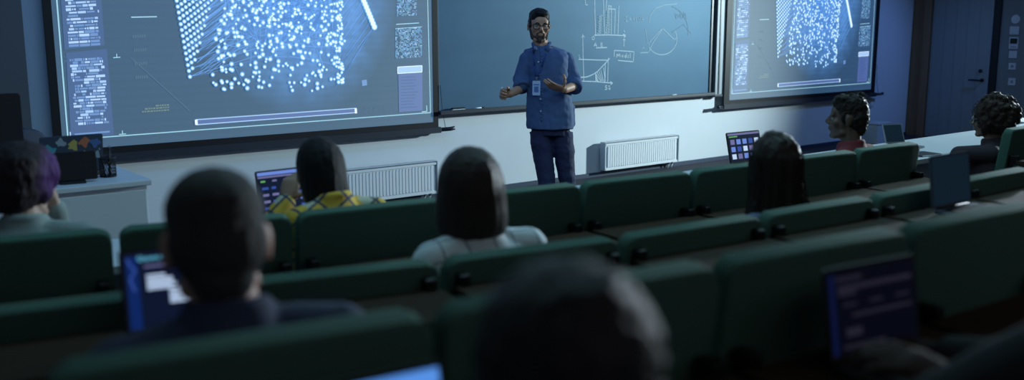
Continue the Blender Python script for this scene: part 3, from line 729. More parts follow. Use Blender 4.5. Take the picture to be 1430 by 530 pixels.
# small control panel on a foot
p = atz(103, 256, ZT); t = thing('touch_panel', 'small black slanted panel on a foot on the lecturer desk', 'control panel', (p.x, p.y + .02, ZT), R(-7))
bm = bmesh.new(); rrect(bm, -.118, .118, -.015, .015, .012, .155, .008, bev=.004, M=Matrix.Rotation(R(-10), 4, 'X')); obj('housing', bm, M_dark, t)
bm = bmesh.new(); bx(bm, (-.06, -.045, 0), (.06, .05, .012), bev=.004); obj('foot', bm, M_dark, t)
# laptop lid with stickers
p = aty(60, 216, -2.33); t = thing('laptop', 'laptop with colourful stickers on its lid on the lecturer desk', 'laptop', (p.x - .02, -2.33, ZT), R(0))
bm = bmesh.new(); bx(bm, (0, 0, 0), (.31, .2, .015), bev=.004); obj('base', bm, M_dark, t)
Lm = Matrix.Translation((0, -.004, .012)) @ Matrix.Rotation(R(10), 4, 'X')
bm = bmesh.new(); rrect(bm, 0, .31, -.007, 0, .002, .205, .008, .002, M=Lm, bev=.0015); lid = obj('lid', bm, pm('dark_lid', (.035, .05, .085), .45), t)
F = Flat(lambda u, v, l: Lm @ V((u, -.0076 - l, v))); r = random.Random(2)
for k, (u, v, rad, mi) in enumerate(((.045, .13, .03, 0), (.10, .17, .022, 1), (.16, .15, .026, 2), (.215, .165, .026, 3), (.27, .16, .024, 4), (.08, .075, .024, 3), (.15, .08, .022, 0), (.22, .085, .028, 2), (.28, .09, .02, 1), (.035, .045, .02, 4))):
    F.poly([(u + rad * (1 + .35 * sin(q * 1.9 + k * 2)) * cos(q * 2 * pi / 14), v + rad * (1 + .35 * cos(q * 1.4 + k)) * sin(q * 2 * pi / 14)) for q in range(14)], mi, .0001 * k)
obj('stickers', F.bm, [pm('sticker_teal', (.05, .28, .36)), pm('sticker_grey', (.25, .32, .4)), pm('sticker_yellow', (.40, .34, .10)), pm('sticker_orange', (.42, .14, .07)), pm('sticker_blue', (.06, .13, .35))], lid, fix=False)
bm = bmesh.new(); bx(bm, (.012, -.0002, .012), (.298, .0006, .195), mat=Lm); obj('display', bm, M_dark2, lid)
# pen cup
p = atz(153, 247, ZT); t = thing('pen_cup', 'dark mesh pen cup near the corner of the lecturer desk', 'pen holder', (p.x, p.y + .02, ZT))
bm = bmesh.new(); n = 24
for k in range(n):
    a = 2 * pi * k / n
    for s in (-1, 1): tube(bm, [(.04 * cos(a + s * q * .09), .04 * sin(a + s * q * .09), .006 + q * .0105) for q in range(10)], .0012, 4)
for zz in (.004, .1): tube(bm, [(.04 * cos(2 * pi * k / 24), .04 * sin(2 * pi * k / 24), zz) for k in range(25)], .003, 6)
lathe(bm, [(.039, 0), (.039, .003), (.0, .0031)], n=24); obj('mesh_body', bm, M_steel, t)
for k, (x, y, dx, dy, L) in enumerate(((.01, 0, .012, .01, .145), (-.012, .01, -.018, .006, .135), (0, -.012, .004, -.02, .15))):
    q = thing('pen', ['pen leaning right in the mesh cup', 'pen leaning left in the mesh cup', 'tallest pen in the mesh cup'][k] + ' on the lecturer desk', 'pen', (p.x + x, p.y + .02 + y, ZT + .004))
    bm = bmesh.new(); tube(bm, [(0, 0, 0), (dx, dy, L)], .004, 8); obj('barrel', bm, M_dark, q)
    bm = bmesh.new(); tube(bm, [(dx, dy, L + .0005), (dx * 1.08, dy * 1.08, L + .012)], .003, 8); obj('tip', bm, M_alu, q)
p = atz(136, 246, ZT); t = thing('tape_dispenser', 'small dark tape dispenser left of the pen cup', 'tape dispenser', (p.x, p.y + .06, ZT), R(20))
bm = bmesh.new(); bx(bm, (-.055, -.02, 0), (.055, .02, .025), bev=.006); obj('base', bm, M_dark, t)
bm = bmesh.new(); tube(bm, [(-.015, -.009, .045), (-.015, .009, .045)], .025, 20); obj('tape_roll', bm, M_dark2, t)
# office chair behind the desk
p = aty(45, 190, -1.55); t = thing('office_chair', 'dark blue office chair behind the lecturer desk', 'chair', (p.x - .12, -1.55, 0), R(12))
Mc = pm('dark_blue_fabric', (.012, .022, .05), .7)
bm = bmesh.new(); rrect(bm, -.22, .22, -.03, .03, .58, 1.08, .12, .06, bev=.02); obj('backrest', bm, Mc, t, True)
bm = bmesh.new(); rrect(bm, -.24, .24, 0, .07, -.24, .24, .08, bev=.02, M=Matrix.Translation((0, .26, .44)) @ Matrix(((1, 0, 0, 0), (0, 0, 1, 0), (0, 1, 0, 0), (0, 0, 0, 1)))); obj('seat', bm, Mc, t, True)
bm = bmesh.new(); tube(bm, [(0, .2, .43), (0, -.05, .46), (0, -.05, .7)], .02, 10); obj('back_support', bm, M_dark, t)
bm = bmesh.new(); tube(bm, [(0, .26, .08), (0, .26, .44)], .03, 12); obj('gas_lift', bm, M_alu, t)
for k in range(5):
    a = 2 * pi * k / 5 + .3; bm = bmesh.new(); tube(bm, [(0, .26, .11), (.27 * cos(a), .26 + .27 * sin(a), .075)], [.025, .016], 8); lg = obj('foot', bm, M_dark, t)
    bm = bmesh.new(); bmesh.ops.create_cone(bm, cap_ends=True, segments=16, radius1=.028, radius2=.028, depth=.04, matrix=Matrix.Translation((.27 * cos(a), .26 + .27 * sin(a), .0285)) @ Matrix.Rotation(pi / 2, 4, 'X')); obj('castor', bm, M_dark, lg)
# ------------------------------------------------------------------ people
def skin(name, col): return pm(name, col, .55, nscale=30, namt=.08)
M_eye = pm('eye_white', (.32, .30, .29), .4, spec=.2); M_iris = pm('iris_brown', (.03, .015, .01), .2)
M_lens = bpy.data.materials.new('spectacle_lens'); M_lens.use_nodes = True
_b = M_lens.node_tree.nodes['Principled BSDF']; _b.inputs['Base Color'].default_value = (.8, .85, .9, 1); _b.inputs['Roughness'].default_value = .3; _b.inputs['Alpha'].default_value = .02
def hair_mat(name, col, rough=.45, stretch=(45, 45, 4), tip=None):
    m = pm(name, col, rough, nscale=6, namt=.55, bump=.5, stretch=stretch, spec=.15, sheen=.06)
    return m
def head_blobs(bm, M, s=1., female=False):
    def e(c, r, rot=None): ell(bm, V(c), r, rot, M)
    def c(a, b, ra, rb=None): capsule(bm, M @ V(a), M @ V(b), ra * s, (rb or ra) * s)
    e((0, -.012, .030), (.074, .094, .086)); e((0, .028, -.03), (.060, .064, .084)); e((0, .04, -.078), (.046, .046, .036))
    e((0, .074, -.098), (.020, .018, .018)); e((0, .072, .035), (.052, .022, .038))
    for q in (-1, 1):
        e((q * .040, .060, -.022), (.026, .026, .026)); e((q * .028, .082, .020), (.026, .012, .009), (0, q * .15, 0))
        e((q * .010, .103, -.028), (.009, .009, .007)); c((q * .045, .02, -.075), (q * .030, .062, -.098), .022, .016)
        e((q * .0775, -.010, -.004), (.009, .020, .031), (R(-12), 0, q * R(-22))); e((q * .079, -.004, -.028), (.007, .011, .012))
    c((0, .088, .016), (0, .110, -.020), .009, .0125); e((0, .108, -.025), (.011, .010, .009))
    e((0, .092, -.053), (.023, .011, .006)); e((0, .090, -.064), (.020, .011, .0075)); e((0, .085, -.05), (.03, .014, .024))
def eyes(par, M):
    for q in (-1, 1):
        bm = bmesh.new(); bmesh.ops.create_uvsphere(bm, u_segments=16, v_segments=12, radius=.0115, matrix=M @ Matrix.Translation((q * .031, .0765, .001)))
        d = (M.to_3x3() @ V((0, 1, 0))).normalized(); cc = M @ V((q * .031, .0775, .002))
        for f in bm.faces:
            if (f.calc_center_median() - cc).normalized().dot(d) > .86: f.material_index = 1
        obj('eye', bm, [M_eye, M_iris], par, True)
def hand(bm, W, d, n, t, curls=(.35, .4, .45, .5), spread=.05, thumb=(.75, .55, .35), k=1.):
    """palm and five fingers: d along the fingers, n out of the palm, t towards the thumb"""
    d, n, t = V(d).normalized(), V(n), V(t); n = (n - d * n.dot(d)).normalized(); t = (t - d * t.dot(d) - n * t.dot(n)).normalized(); W = V(W)
    loft(bm, [(W - d * .02, t * .024 * k, n * .019 * k), (W + d * .01 * k, t * .027 * k, n * .019 * k), (W + d * .045 * k, t * .040 * k, n * .017 * k), (W + d * .085 * k, t * .042 * k, n * .013 * k), (W + d * .096 * k, t * .038 * k, n * .009 * k)], 16, ex=2.5)
    Ls = ((.042, .026, .021), (.046, .029, .022), (.043, .027, .021), (.034, .021, .019))
    for i in range(4):
        off = .031 - .0207 * i; p = W + (d * (.088 - (.004 if i in (0,) else 0) - (.008 if i == 3 else 0)) + t * off) * k; a = curls[i]; ang = 0
        sd = (t * (spread * (1.5 - i)))
        for j, L in enumerate(Ls[i]):
            ang += a * (1. if j == 0 else 1.15); dr = (d * cos(ang) + n * sin(ang) + sd * cos(ang)).normalized(); q = p + dr * L * k
            capsule(bm, p, q, (.0093 - .0008 * j) * k, (.0087 - .0009 * j) * k, 10); p = q
    p = W + (d * .022 + t * .028 + n * .004) * k
    for L, (a, b, c_) in ((.040, thumb), (.032, (thumb[0] * .55, thumb[1] * 1.2, thumb[2] * 1.2)), (.026, (thumb[0] * .3, thumb[1] * 1.3, thumb[2] * 1.3))):
        q = p + (t * a + d * b + n * c_).normalized() * L * k; capsule(bm, p, q, .0115 * k, .0098 * k, 10); p = q
def glasses(par, M, mat):
    bm = bmesh.new()
    for q in (-1, 1):
        pts = []
        for k in range(25):
            a = 2 * pi * k / 24; ca, sa = cos(a), sin(a)
            pts.append(M @ V((q * .034 + .026 * math.copysign(abs(ca) ** .7, ca), .104 - .012 * abs(ca) * (1 if ca * q > 0 else .2), .0 + .019 * math.copysign(abs(sa) ** .75, sa))))
        tube(bm, pts, .0034, 6)
        tube(bm, [M @ V((q * .060, .094, .006)), M @ V((q * .078, .06, .008)), M @ V((q * .084, .0, .008)), M @ V((q * .083, -.025, -.008))], .0022, 6)
    tube(bm, [M @ V((-.009, .106, .004)), M @ V((0, .110, .007)), M @ V((.009, .106, .004))], .0022, 6)
    g = obj('glasses', bm, mat, par, True)
    for q in (-1, 1):
        bm = bmesh.new(); vs = []
        for k in range(24):
            a = 2 * pi * k / 24; ca, sa = cos(a), sin(a)
            vs.append(bm.verts.new(M @ V((q * .034 + .025 * math.copysign(abs(ca) ** .7, ca), .1035 - .011 * abs(ca) * (1 if ca * q > 0 else .2), .018 * math.copysign(abs(sa) ** .75, sa)))))
        bm.faces.new(vs); obj('lens', bm, M_lens, g, fix=False)

# hair builders work in head coordinates (metres, +y face, z up) and return a mesh
def hair_short(M, s, top=.0, rough_=.0035, fringe=0):
    bm = bmesh.new()
    ell(bm, V((0, -.012, .052 + top * .5)), (.0785, .094, .074 + top * .5), None, M); ell(bm, V((0, -.045, .012)), (.077, .070, .082), None, M)
    ell(bm, V((0, -.065, -.04)), (.052, .042, .05), None, M)
    for q in (-1, 1): ell(bm, V((q * .066, .018, .012)), (.012, .018, .030), None, M)
    if fringe: ell(bm, V((0, .055, .095)), (.055, .04, .025), (R(-20), 0, 0), M); ell(bm, V((-.02, .03, .115)), (.05, .05, .025), None, M)
    me = meld(bm, .0045, 2); ruffle(me, rough_, 55); return me
def hair_loft(M, rings, blobs=(), rough_=.004, stretch=(60, 60, 6), vox=.005, it=3, sc=1.):
    """rings: (x, y, z, rx, ry)"""
    bm = bmesh.new(); R3 = M.to_3x3()
    loft(bm, [(M @ V((x, y, z)), R3 @ V((rx, 0, 0)), R3 @ V((0, ry, 0))) for x, y, z, rx, ry in rings], 28)
    for c, r in blobs: ell(bm, V(c), r, None, M)
    me = meld(bm, vox, it); ruffle(me, rough_, 1, stretch); return me
def dome(z0, zt, rx, ry, y0, y1=None, e=.9):
    """rounded crown of a head of hair, from the top down to z0"""
    y1 = y0 if y1 is None else y1
    return [(0, y0 + (y1 - y0) * sin(R(a)), z0 + (zt - z0) * sin(R(a)), rx * cos(R(a)) ** e, ry * cos(R(a)) ** e) for a in (86, 78, 68, 57, 45, 33, 21, 10, 0)]
def strands(M, n, path, r0=.0007, seed=1):
    """loose hairs: path(rnd) -> list of head-space points"""
    bm = bmesh.new(); rnd = random.Random(seed)
    for k in range(n): tube(bm, [M @ V(p) for p in path(rnd)], r0, 4)
    return bm

def person(label, root, az, head, head_az, mats, sw=.17, pitch=0, roll=0, hs=1., elbows=None, wrists=None, hands=None, sleeve='long', girth=1., collar=True, vox=.0065, lean=None, nk=(0, -.035, -.14)):
    """seated figure; root on the platform under the hips, az = azimuth the body faces; head = world point of the skull centre"""
    rz = R(az - 90); Rw = Matrix.Rotation(-rz, 3, 'Z'); root = V(root)
    L = lambda p: Rw @ (V(p) - root)
    H = L(head); HM = Matrix.Translation(H) @ Matrix.Rotation(R(head_az - az), 4, 'Z') @ Matrix.Rotation(R(pitch), 4, 'X') @ Matrix.Rotation(R(roll), 4, 'Y') @ Matrix.Scale(hs, 4)
    m_skin, m_shirt, m_tr = mats
    Nk = H + V(nk); Ch = V((Nk.x * .85, Nk.y - .02, Nk.z - .04)); P = V((0, 0, .48))
    g = girth
    def torso(bm, ex):
        D = Ch - P
        q = lambda t: P + D * t
        rows_ = [(q(-.10), .165, .125), (q(.06), .172 * g, .128 * g), (q(.28), .155 * g, .112 * g), (q(.5), .160 * g, .115 * g), (q(.72), sw + .002, .118), (q(.88), sw - .012, .10), (q(.97), sw - .05, .082), (Nk + V((0, 0, -.015)), .068, .066), (Nk + V((0, .004, .012)), .056, .058)]
        loft(bm, [(c, V((rx + ex, 0, 0)), V((0, ry + ex, 0))) for c, rx, ry in rows_], 24, ex=2.2)
    S = {q: V((Ch.x + q * (sw - .012), Ch.y - .005, Ch.z - .032)) for q in (-1, 1)}
    E = {q: V((S[q].x + q * .06, S[q].y + .10, S[q].z - .26)) for q in (-1, 1)}; Wp = {q: V((q * .11, E[q].y + .22, E[q].z - .0)) for q in (-1, 1)}
    if elbows: E.update({k: L(v) for k, v in elbows.items()})
    if wrists: Wp.update({k: L(v) for k, v in wrists.items()})
    def legs_(bm, ex):
        for q in (-1, 1):
            capsule(bm, (q * .095, -.02, .48), (q * .12, .40, .47), .082 + ex, .060 + ex); capsule(bm, (q * .12, .40, .47), (q * .125, .40, .12), .056 + ex, .042 + ex)
    bm = bmesh.new(); torso(bm, 0); legs_(bm, 0)
    capsule(bm, Nk + V((0, 0, -.06)), HM @ V((0, -.018, -.05)), .058, .054)
    for q in (-1, 1):
        capsule(bm, Nk + V((q * .05, -.01, -.045)), S[q], .042, .050); capsule(bm, S[q], E[q], .052, .040); capsule(bm, E[q], Wp[q], .040, .027)
        ell(bm, V((q * .125, .46, .035)), (.042, .12, .035)); capsule(bm, (q * .125, .40, .12), (q * .125, .41, .05), .042, .035)
        hd = (Wp[q] - E[q]).normalized(); spec = (hands or {}).get(q)
        if spec:
            dd, nn, tt, cu = spec; dd, nn, tt = [Rw @ V(v) for v in (dd, nn, tt)]
        else: dd, nn, tt, cu = V((hd.x * .6, hd.y + .3, -.12)), V((0, 0, -1)), V((-q, 0, .1)), (.22, .24, .26, .3)
        hand(bm, Wp[q], dd, nn, tt, cu)
    head_blobs(bm, HM, hs)
    me = meld(bm, vox, 2); o = link('person', me, m_skin); o.location = root; o.rotation_euler = (0, 0, rz); tag(o, label, 'person')
    bm = bmesh.new(); torso(bm, .013)
    for q in (-1, 1):
        capsule(bm, Nk + V((q * .05, -.01, -.045)), S[q], .052, .062); capsule(bm, S[q], E[q], .063, .054)
        if sleeve == 'long': capsule(bm, E[q], E[q].lerp(Wp[q], .94), .053, .040)
    if collar:
        k_ = [(Nk + V((.058 * cos(a), .006 + .060 * sin(a), .004 + .012 * -sin(a)))) for a in [2 * pi * i / 24 for i in range(25)]]; tube(bm, k_, .017, 10)
    me = meld(bm, .0065, 3); ruffle(me, .004, 9); sh = link('shirt', me, m_shirt, o)
    bm = bmesh.new(); legs_(bm, .011); ell(bm, V((0, 0, .47)), (.18, .135, .10)); me = meld(bm, .009, 3); link('trousers', me, m_tr, o)
    for q in (-1, 1):
        bm = bmesh.new(); capsule(bm, (q * .125, .37, .045), (q * .125, .55, .04), .043, .036); bx(bm, (q * .125 - .045, .33, .0), (q * .125 + .045, .59, .03), bev=.012); me = meld(bm, .009, 2); link('shoe', me, M_dark, o)
    eyes(o, HM)
    return o, HM, sh
M_jeans = pm('dark_jeans', (.012, .017, .045), .85, nscale=120, namt=.3)
SK = skin('skin_medium', (.33, .20, .145)); SKP = skin('skin_pale', (.48, .32, .26)); SKB = skin('skin_brown', (.10, .06, .047)); SKD = skin('skin_deep_brown', (.14, .075, .05))
def seat_root(row, k, fwd=.24):
    s = SEAT_AT[(row, k)]; a = s.rotation_euler.z; return V((s.location.x - sin(a) * fwd, s.location.y + cos(a) * fwd, FL[row]))
def ctr(px, py, Y): return aty(px, py, Y)

# --- student in yellow plaid
hd = ctr(445, 240, -4.47)
o, HM, sh = person('person with black straight hair and a yellow plaid shirt, back turned', seat_root(1, 2) + V((-.05, 0, 0)), 92, hd, 86, (SK, plaid('yellow_plaid', (.55, .36, .035), (.02, .03, .07), .085, .13, 38, (.42, .44, .34)), M_jeans), sw=.165, pitch=-6, nk=(0, -.10, -.085),
    elbows={-1: V((hd.x - .17, hd.y + .14, .88)), 1: V((hd.x + .22, hd.y + .1, .86))}, wrists={-1: V((hd.x - .055, hd.y + .17, 1.01)), 1: V((hd.x + .14, hd.y + .32, .85))},
    hands={-1: ((.35, .25, .75), (.5, .3, -.3), (.2, -.9, .3), (.5, .5, .55, .6)), 1: ((-.1, 1, -.1), (0, 0, -1), (-1, 0, 0), (.2, .2, .2, .2))})
me = hair_loft(HM, dome(.02, .135, .090, .102, -.025, -.012) + [(0, -.035, -.02, .090, .098), (.003, -.05, -.08, .087, .088), (.006, -.06, -.13, .080, .075), (.01, -.062, -.165, .064, .055), (.01, -.06, -.175, .03, .03)], rough_=.0025)
link('hair', me, hair_mat('black_hair', (.009, .009, .012), .6), o)

# --- student with the bob
hd = ctr(655, 268, -5.46)
o, HM, sh = person('person with a smooth dark bob haircut and a white grid-check shirt', seat_root(2, 3), 85, hd, 70, (SKP, plaid('white_grid', (.66, .78, .84), (.15, .20, .26), .080, .07), M_jeans), sw=.170, roll=0, nk=(0, -.035, -.105))
me = hair_loft(HM, dome(.01, .138, .101, .107, -.022, -.01) + [(0, -.022, -.015, .104, .106), (0, -.024, -.05, .107, .106), (0, -.027, -.085, .108, .103), (0, -.03, -.112, .100, .094), (0, -.034, -.13, .075, .07), (0, -.035, -.134, .03, .03)], rough_=.002)
link('hair', me, hair_mat('brown_black_hair', (.034, .025, .024), .38), o)

# --- short-haired man on the left
hd = ctr(303, 338, -6.20)
o, HM, sh = person('person with cropped dark hair, visible ears and a navy shirt, back turned', seat_root(3, 0) + V((.03, 0, 0)), 82, hd, 72, (skin('skin_reddish', (.42, .22, .165)), pm('navy_shirt', (.022, .034, .085), .85, nscale=90, namt=.2), M_jeans), sw=.185, hs=1.02, roll=-2, nk=(0, -.06, -.10))
me = hair_short(HM, 1, 0, .0015); link('hair', me, hair_mat('cropped_hair', (.034, .033, .035), .6, (30, 30, 30)), o)

# --- nearest head
hd = ctr(787, 575, -7.10)
o, HM, sh = person('person nearest the camera, dark out-of-focus head low in the middle', V((.66, -7.20, FL[4])), 78, hd, 62, (SKP, pm('black_shirt', (.015, .016, .022), .85), M_jeans), sw=.18, hs=1.06, vox=.006)
me = hair_short(HM, 1, .012, .004); link('hair', me, hair_mat('dark_brown_hair', (.016, .015, .018), .5, (30, 30, 10)), o)

# --- long-haired student
hd = ctr(1079, 234, -5.55)
o, HM, sh = person('person with long wavy dark brown hair over the shoulders, back turned', seat_root(2, 5) + V((.10, -.02, 0)), 82, hd, 64, (SKP, pm('blue_grey_top', (.12, .16, .26), .85), M_jeans), sw=.16)
RG = dome(.02, .138, .092, .103, -.025, -.012) + [(0, -.03, -.04, .096, .10), (.002, -.045, -.11, .105, .088), (.006, -.06, -.17, .128, .078), (.014, -.075, -.23, .150, .068), (.016, -.08, -.29, .142, .055), (.016, -.08, -.33, .09, .04)]
me = hair_loft(HM, RG, rough_=.007, stretch=(40, 40, 7)); h = link('hair', me, hair_mat('long_brown_hair', (.030, .021, .019), .42), o)
def pth(r):
    a = r.uniform(0, 2 * pi); out = []
    for (x, y, z, rx, ry) in RG[6:-1]:
        k = 1.02 + r.uniform(0, .05); out.append((x + rx * k * cos(a), y + ry * k * sin(a), z + r.uniform(-.01, .01)))
    return out
obj('loose_strands', strands(HM, 240, pth, .0008), hair_mat('long_brown_hair', None) if False else MATS['long_brown_hair'], h, True)

# --- boy in profile
hd = ctr(1184, 166, -4.66)
o, HM, sh = person('person with short tousled dark hair in left profile, red collar', seat_root(1, 7, .30) + V((.10, 0, 0)), 95, hd, 119, (SKB, pm('red_shirt', (.16, .022, .03), .85), M_jeans), sw=.16, hs=1.0, pitch=2)
me = hair_short(HM, 1, .018, .006, fringe=1); h = link('hair', me, hair_mat('tousled_hair', (.022, .017, .016), .45, (30, 30, 10)), o)
def pth2(r):
    a = r.uniform(0, 2 * pi); e_ = r.uniform(.1, 1.3); d = V((cos(a) * cos(e_), sin(a) * cos(e_), sin(e_))); p = V((d.x * .076, -.02 + d.y * .09, .058 + d.z * .085)); q = V((r.uniform(-.4, .4), -.5, .5))
    return [p, p + (d + q * .5) * .009, p + (d + q) * .014]
obj('loose_strands', strands(HM, 260, pth2, .0009, 4), MATS['tousled_hair'], h, True)

# --- curly-haired student
hd = ctr(1383, 166, -4.74)
o, HM, sh = person('person with a round mass of curly dark hair and glasses, right side', V((6.22, -4.76, 0)), 100, hd, 112, (SKD, pm('dark_plum_top', (.035, .022, .03), .9), M_jeans), sw=.165, pitch=-4,
    elbows={-1: V((hd.x - .27, hd.y + .05, .86)), 1: V((hd.x + .24, hd.y + .05, .86))})
bm = bmesh.new(); rr = random.Random(8)
ell(bm, V((0, -.035, .025)), (.132, .132, .135), None, HM)
for k in range(150):
    d = V((rr.gauss(0, 1), rr.gauss(0, 1), rr.gauss(0, 1) + .1)).normalized()
    if d.y > .62 or d.z < -.75: continue
    ell(bm, V((0, -.035, .025)) + V((d.x * .132, d.y * .13, d.z * .132)), (.022, .022, .022), None, HM, 10)
me = meld(bm, .006, 1); ruffle(me, .006, 60); h = link('hair', me, hair_mat('curly_hair', (.028, .017, .014), .55, (20, 20, 20)), o)
def pth3(r):
    d = V((r.gauss(0, 1), r.gauss(0, 1), r.gauss(0, 1) + .2)).normalized(); p = V((0, -.035, .025)) + d * .118; u = frame_of(d)
    return [p + d * .0042 * k + u[0] * .006 * sin(k * 1.4) + u[1] * .006 * cos(k * 1.4) for k in range(9)]
obj('curls', strands(HM, 260, pth3, .0011, 9), MATS['curly_hair'], h, True)
glasses(o, HM, pm('thin_metal_frame', (.35, .36, .4), .25, .9))

# --- purple-haired student
hd = ctr(34, 254, -4.25)
o, HM, sh = person('person with short purple-tinted hair resting chin on hand, pale collared shirt', seat_root(1, 0, .26) + V((.08, 0, 0)), 70, hd, 30, (SKP, pm('grey_green_shirt', (.22, .27, .28), .85, nscale=60, namt=.12), M_jeans), sw=.175, pitch=-8, roll=4, nk=(0, -.06, -.12),
    elbows={1: V((hd.x + .12, hd.y + .12, .875)), -1: V((hd.x - .26, hd.y + .14, .86))}, wrists={1: ctr(77, 289, hd.y + .04), -1: V((hd.x - .02, hd.y + .26, .86))},
    hands={1: ((-.15, .1, 1), (-.9, .1, .1), (.2, .9, .1), (.75, .8, .85, .95)), -1: ((.9, .3, 0), (0, 0, -1), (.2, 1, 0), (.3, .3, .3, .3))})
me = hair_loft(HM, [(0, -.005, .135, .03, .035), (0, -.01, .12, .06, .075), (0, -.02, .085, .085, .098), (0, -.03, .03, .094, .098), (0, -.04, -.03, .092, .085), (0, -.05, -.075, .08, .065), (0, -.055, -.10, .055, .045)],
               [((-.06, .035, .035), (.032, .045, .06)), ((.06, .035, .035), (.032, .045, .06)), ((0, .055, .085), (.06, .035, .03)), ((-.075, .01, -.03), (.02, .03, .04)), ((.072, .02, -.02), (.02, .03, .045))], rough_=.005, stretch=(40, 40, 16))
mh = hair_mat('dark_hair', (.022, .014, .022), .5).copy(); mh.name = 'purple_dyed_hair'
nt = mh.node_tree; b_ = nt.nodes['Principled BSDF']; src = b_.inputs['Base Color'].links[0].from_socket
tc = nt.nodes.new('ShaderNodeTexCoord'); sp = nt.nodes.new('ShaderNodeVectorMath'); sp.operation = 'DISTANCE'; pq = HM @ V((.05, .05, .03)); sp.inputs[1].default_value = pq
nt.links.new(tc.outputs['Object'], sp.inputs[0]); mr = nt.nodes.new('ShaderNodeMapRange'); mr.inputs[1].default_value = .055; mr.inputs[2].default_value = .105; mr.inputs[3].default_value = 1; mr.inputs[4].default_value = 0; nt.links.new(sp.outputs['Value'], mr.inputs[0])
mx = nt.nodes.new('ShaderNodeMix'); mx.data_type = 'RGBA'; mx.inputs[7].default_value = (.10, .032, .175, 1); nt.links.new(src, mx.inputs[6]); nt.links.new(mr.outputs[0], mx.inputs[0]); nt.links.new(mx.outputs[2], b_.inputs['Base Color'])
link('hair', me, mh, o)

# --- student at the lower right, only a forearm and hand in the picture
hd = V((1.62, -7.02, 1.50)); wr = atd(1350, 548, 1.42)
o, HM, sh = person('person at the lower right corner, hand reaching to the dim laptop', V((1.42, -7.3, FL[4])), 88, V((1.50, -7.27, 1.56)), 80, (pm('skin_dark', (.045, .027, .022), .8, nscale=30, namt=.08, spec=.15), pm('charcoal_top', (.015, .015, .018), .9), M_jeans), sw=.18, sleeve='long',
    elbows={-1: V((1.30, -7.02, 1.10)), 1: V((1.72, -7.1, 1.12))}, wrists={-1: wr, 1: V((1.66, -6.90, 1.10))}, hands={-1: (atd(1278, 508, 1.46) - wr, (.1, .3, -1), (.5, -.3, .2), (.25, .28, .3, .35)), 1: ((-.1, 1, 0), (0, 0, -1), (-1, 0, 0), (.3, .3, .3, .3))})
me = hair_short(HM, 1, .01, .004); link('hair', me, MATS['dark_brown_hair'], o)

# ------------------------------------------------------------------ the lecturer
DP = 7.4; pr = atd(768, 185, DP); root = V((pr.x, pr.y, 0)); J = lambda px, py, dd=0: atd(px, py, DP - dd) - root
MPP = DP / F_PX
baz = 222; ex = V((-sin(R(baz)), cos(R(baz)), 0)); ey = V((cos(R(baz)), sin(R(baz)), 0))   # ey: chest direction
TR = [(757, 64, 11, .062), (759, 66.5, 18, .078), (761, 70, 28, .098), (763, 77, 31.5, .112), (764, 90, 30.5, .122), (766, 105, 30.5, .125), (767, 122, 31, .122), (767.5, 140, 31.5, .124), (768, 158, 32.5, .128), (768, 172, 32.5, .132)]
H = J(752.5, 36, .02); HM = Matrix.Translation(H) @ Matrix.Rotation(R(241 - 90), 4, 'Z') @ Matrix.Rotation(R(-3), 4, 'X') @ Matrix.Rotation(R(-3), 4, 'Y') @ Matrix.Scale(1.03, 4)
SL, SR = J(735.5, 84), J(791, 83); EL, ER = J(730, 122, -.02), J(804, 119, .02); WL, WR_ = J(712, 131, .20), J(788, 125, .21)
hipL, hipR = J(754, 184), J(784, 184)
kL, kR = J(763, 252, .05), J(792, 252, .0); aL = atz(765, 331, .09) - root; aR = atz(797, 327, .09) - root
bm = bmesh.new()
loft(bm, [(J(c, y), ex * (h * MPP - .012), ey * (d - .012)) for c, y, h, d in TR] + [(J(769, 188), ex * .120, ey * .085)], 26, ex=2.2)
capsule(bm, J(757, 68), HM @ V((0, -.015, -.05)), .058, .056)
for S_, E_, W_ in ((SL, EL, WL), (SR, ER, WR_)): capsule(bm, S_, E_, .044, .036); capsule(bm, E_, W_, .038, .029)
for h_, k_, a_ in ((hipL, kL, aL), (hipR, kR, aR)):
    capsule(bm, h_, k_, .066, .052); capsule(bm, k_, a_, .055, .04); ell(bm, a_ + ey * .05 + V((0, 0, -.05)), (.04, .04, .035)); capsule(bm, a_, a_ + ey * .13 + V((0, 0, -.055)), .04, .03)
toC = -AXIS
hand(bm, WL, J(700, 130, .26) - WL, -UPV * .25 + RIGHT * .8 + toC * .2, UPV * .8 + toC * .3, (.65, .75, .8, .85), .03, (.5, .7, .55))
hand(bm, WR_, J(766, 119, .27) - WR_, UPV * .75 - toC * .35, UPV * .6 + toC * .75, (.16, .18, .22, .3), .07, (.85, .25, .35))
head_blobs(bm, HM, 1.03)
P_SK = skin('skin_lecturer', (.42, .225, .145))
me = meld(bm, .0048, 2); lec = link('person', me, P_SK); lec.location = root; tag(lec, 'bearded lecturer standing in a blue shirt with glasses, hands raised mid-talk', 'person')
eyes(lec, HM)
# shirt
bm = bmesh.new(); loft(bm, [(J(c, y), ex * (h * MPP + .002), ey * (d + .004)) for c, y, h, d in TR] + [(J(768, 179), ex * 32.8 * MPP, ey * .134)], 30, ex=2.25)
capsule(bm, SL, J(728, 110, .0), .058, .062); capsule(bm, J(728, 110, .0), J(728.5, 118, .03), .062, .058)
capsule(bm, SR, J(800, 110, .0), .058, .060); capsule(bm, J(801, 110, .0), J(802.5, 119, .03), .062, .058)
capsule(bm, J(797, 150), J(797, 172), .035, .04)
me = meld(bm, .006, 3)
displace(me, lambda c: mnoise.noise(V((c.x * 11, c.y * 11, c.z * 4.5))) * .010 + .004 * mnoise.noise(c * 26))   # soft cloth folds
M_den = pm('blue_shirt_cloth', (.046, .088, .20), .8, nscale=140, namt=.15, bump=.1, stretch=(1, 1, 1))
sh = link('shirt', me, M_den, lec)
bv = BVHTree.FromPolygons([v.co.copy() for v in me.vertices], [tuple(p.vertices) for p in me.polygons])
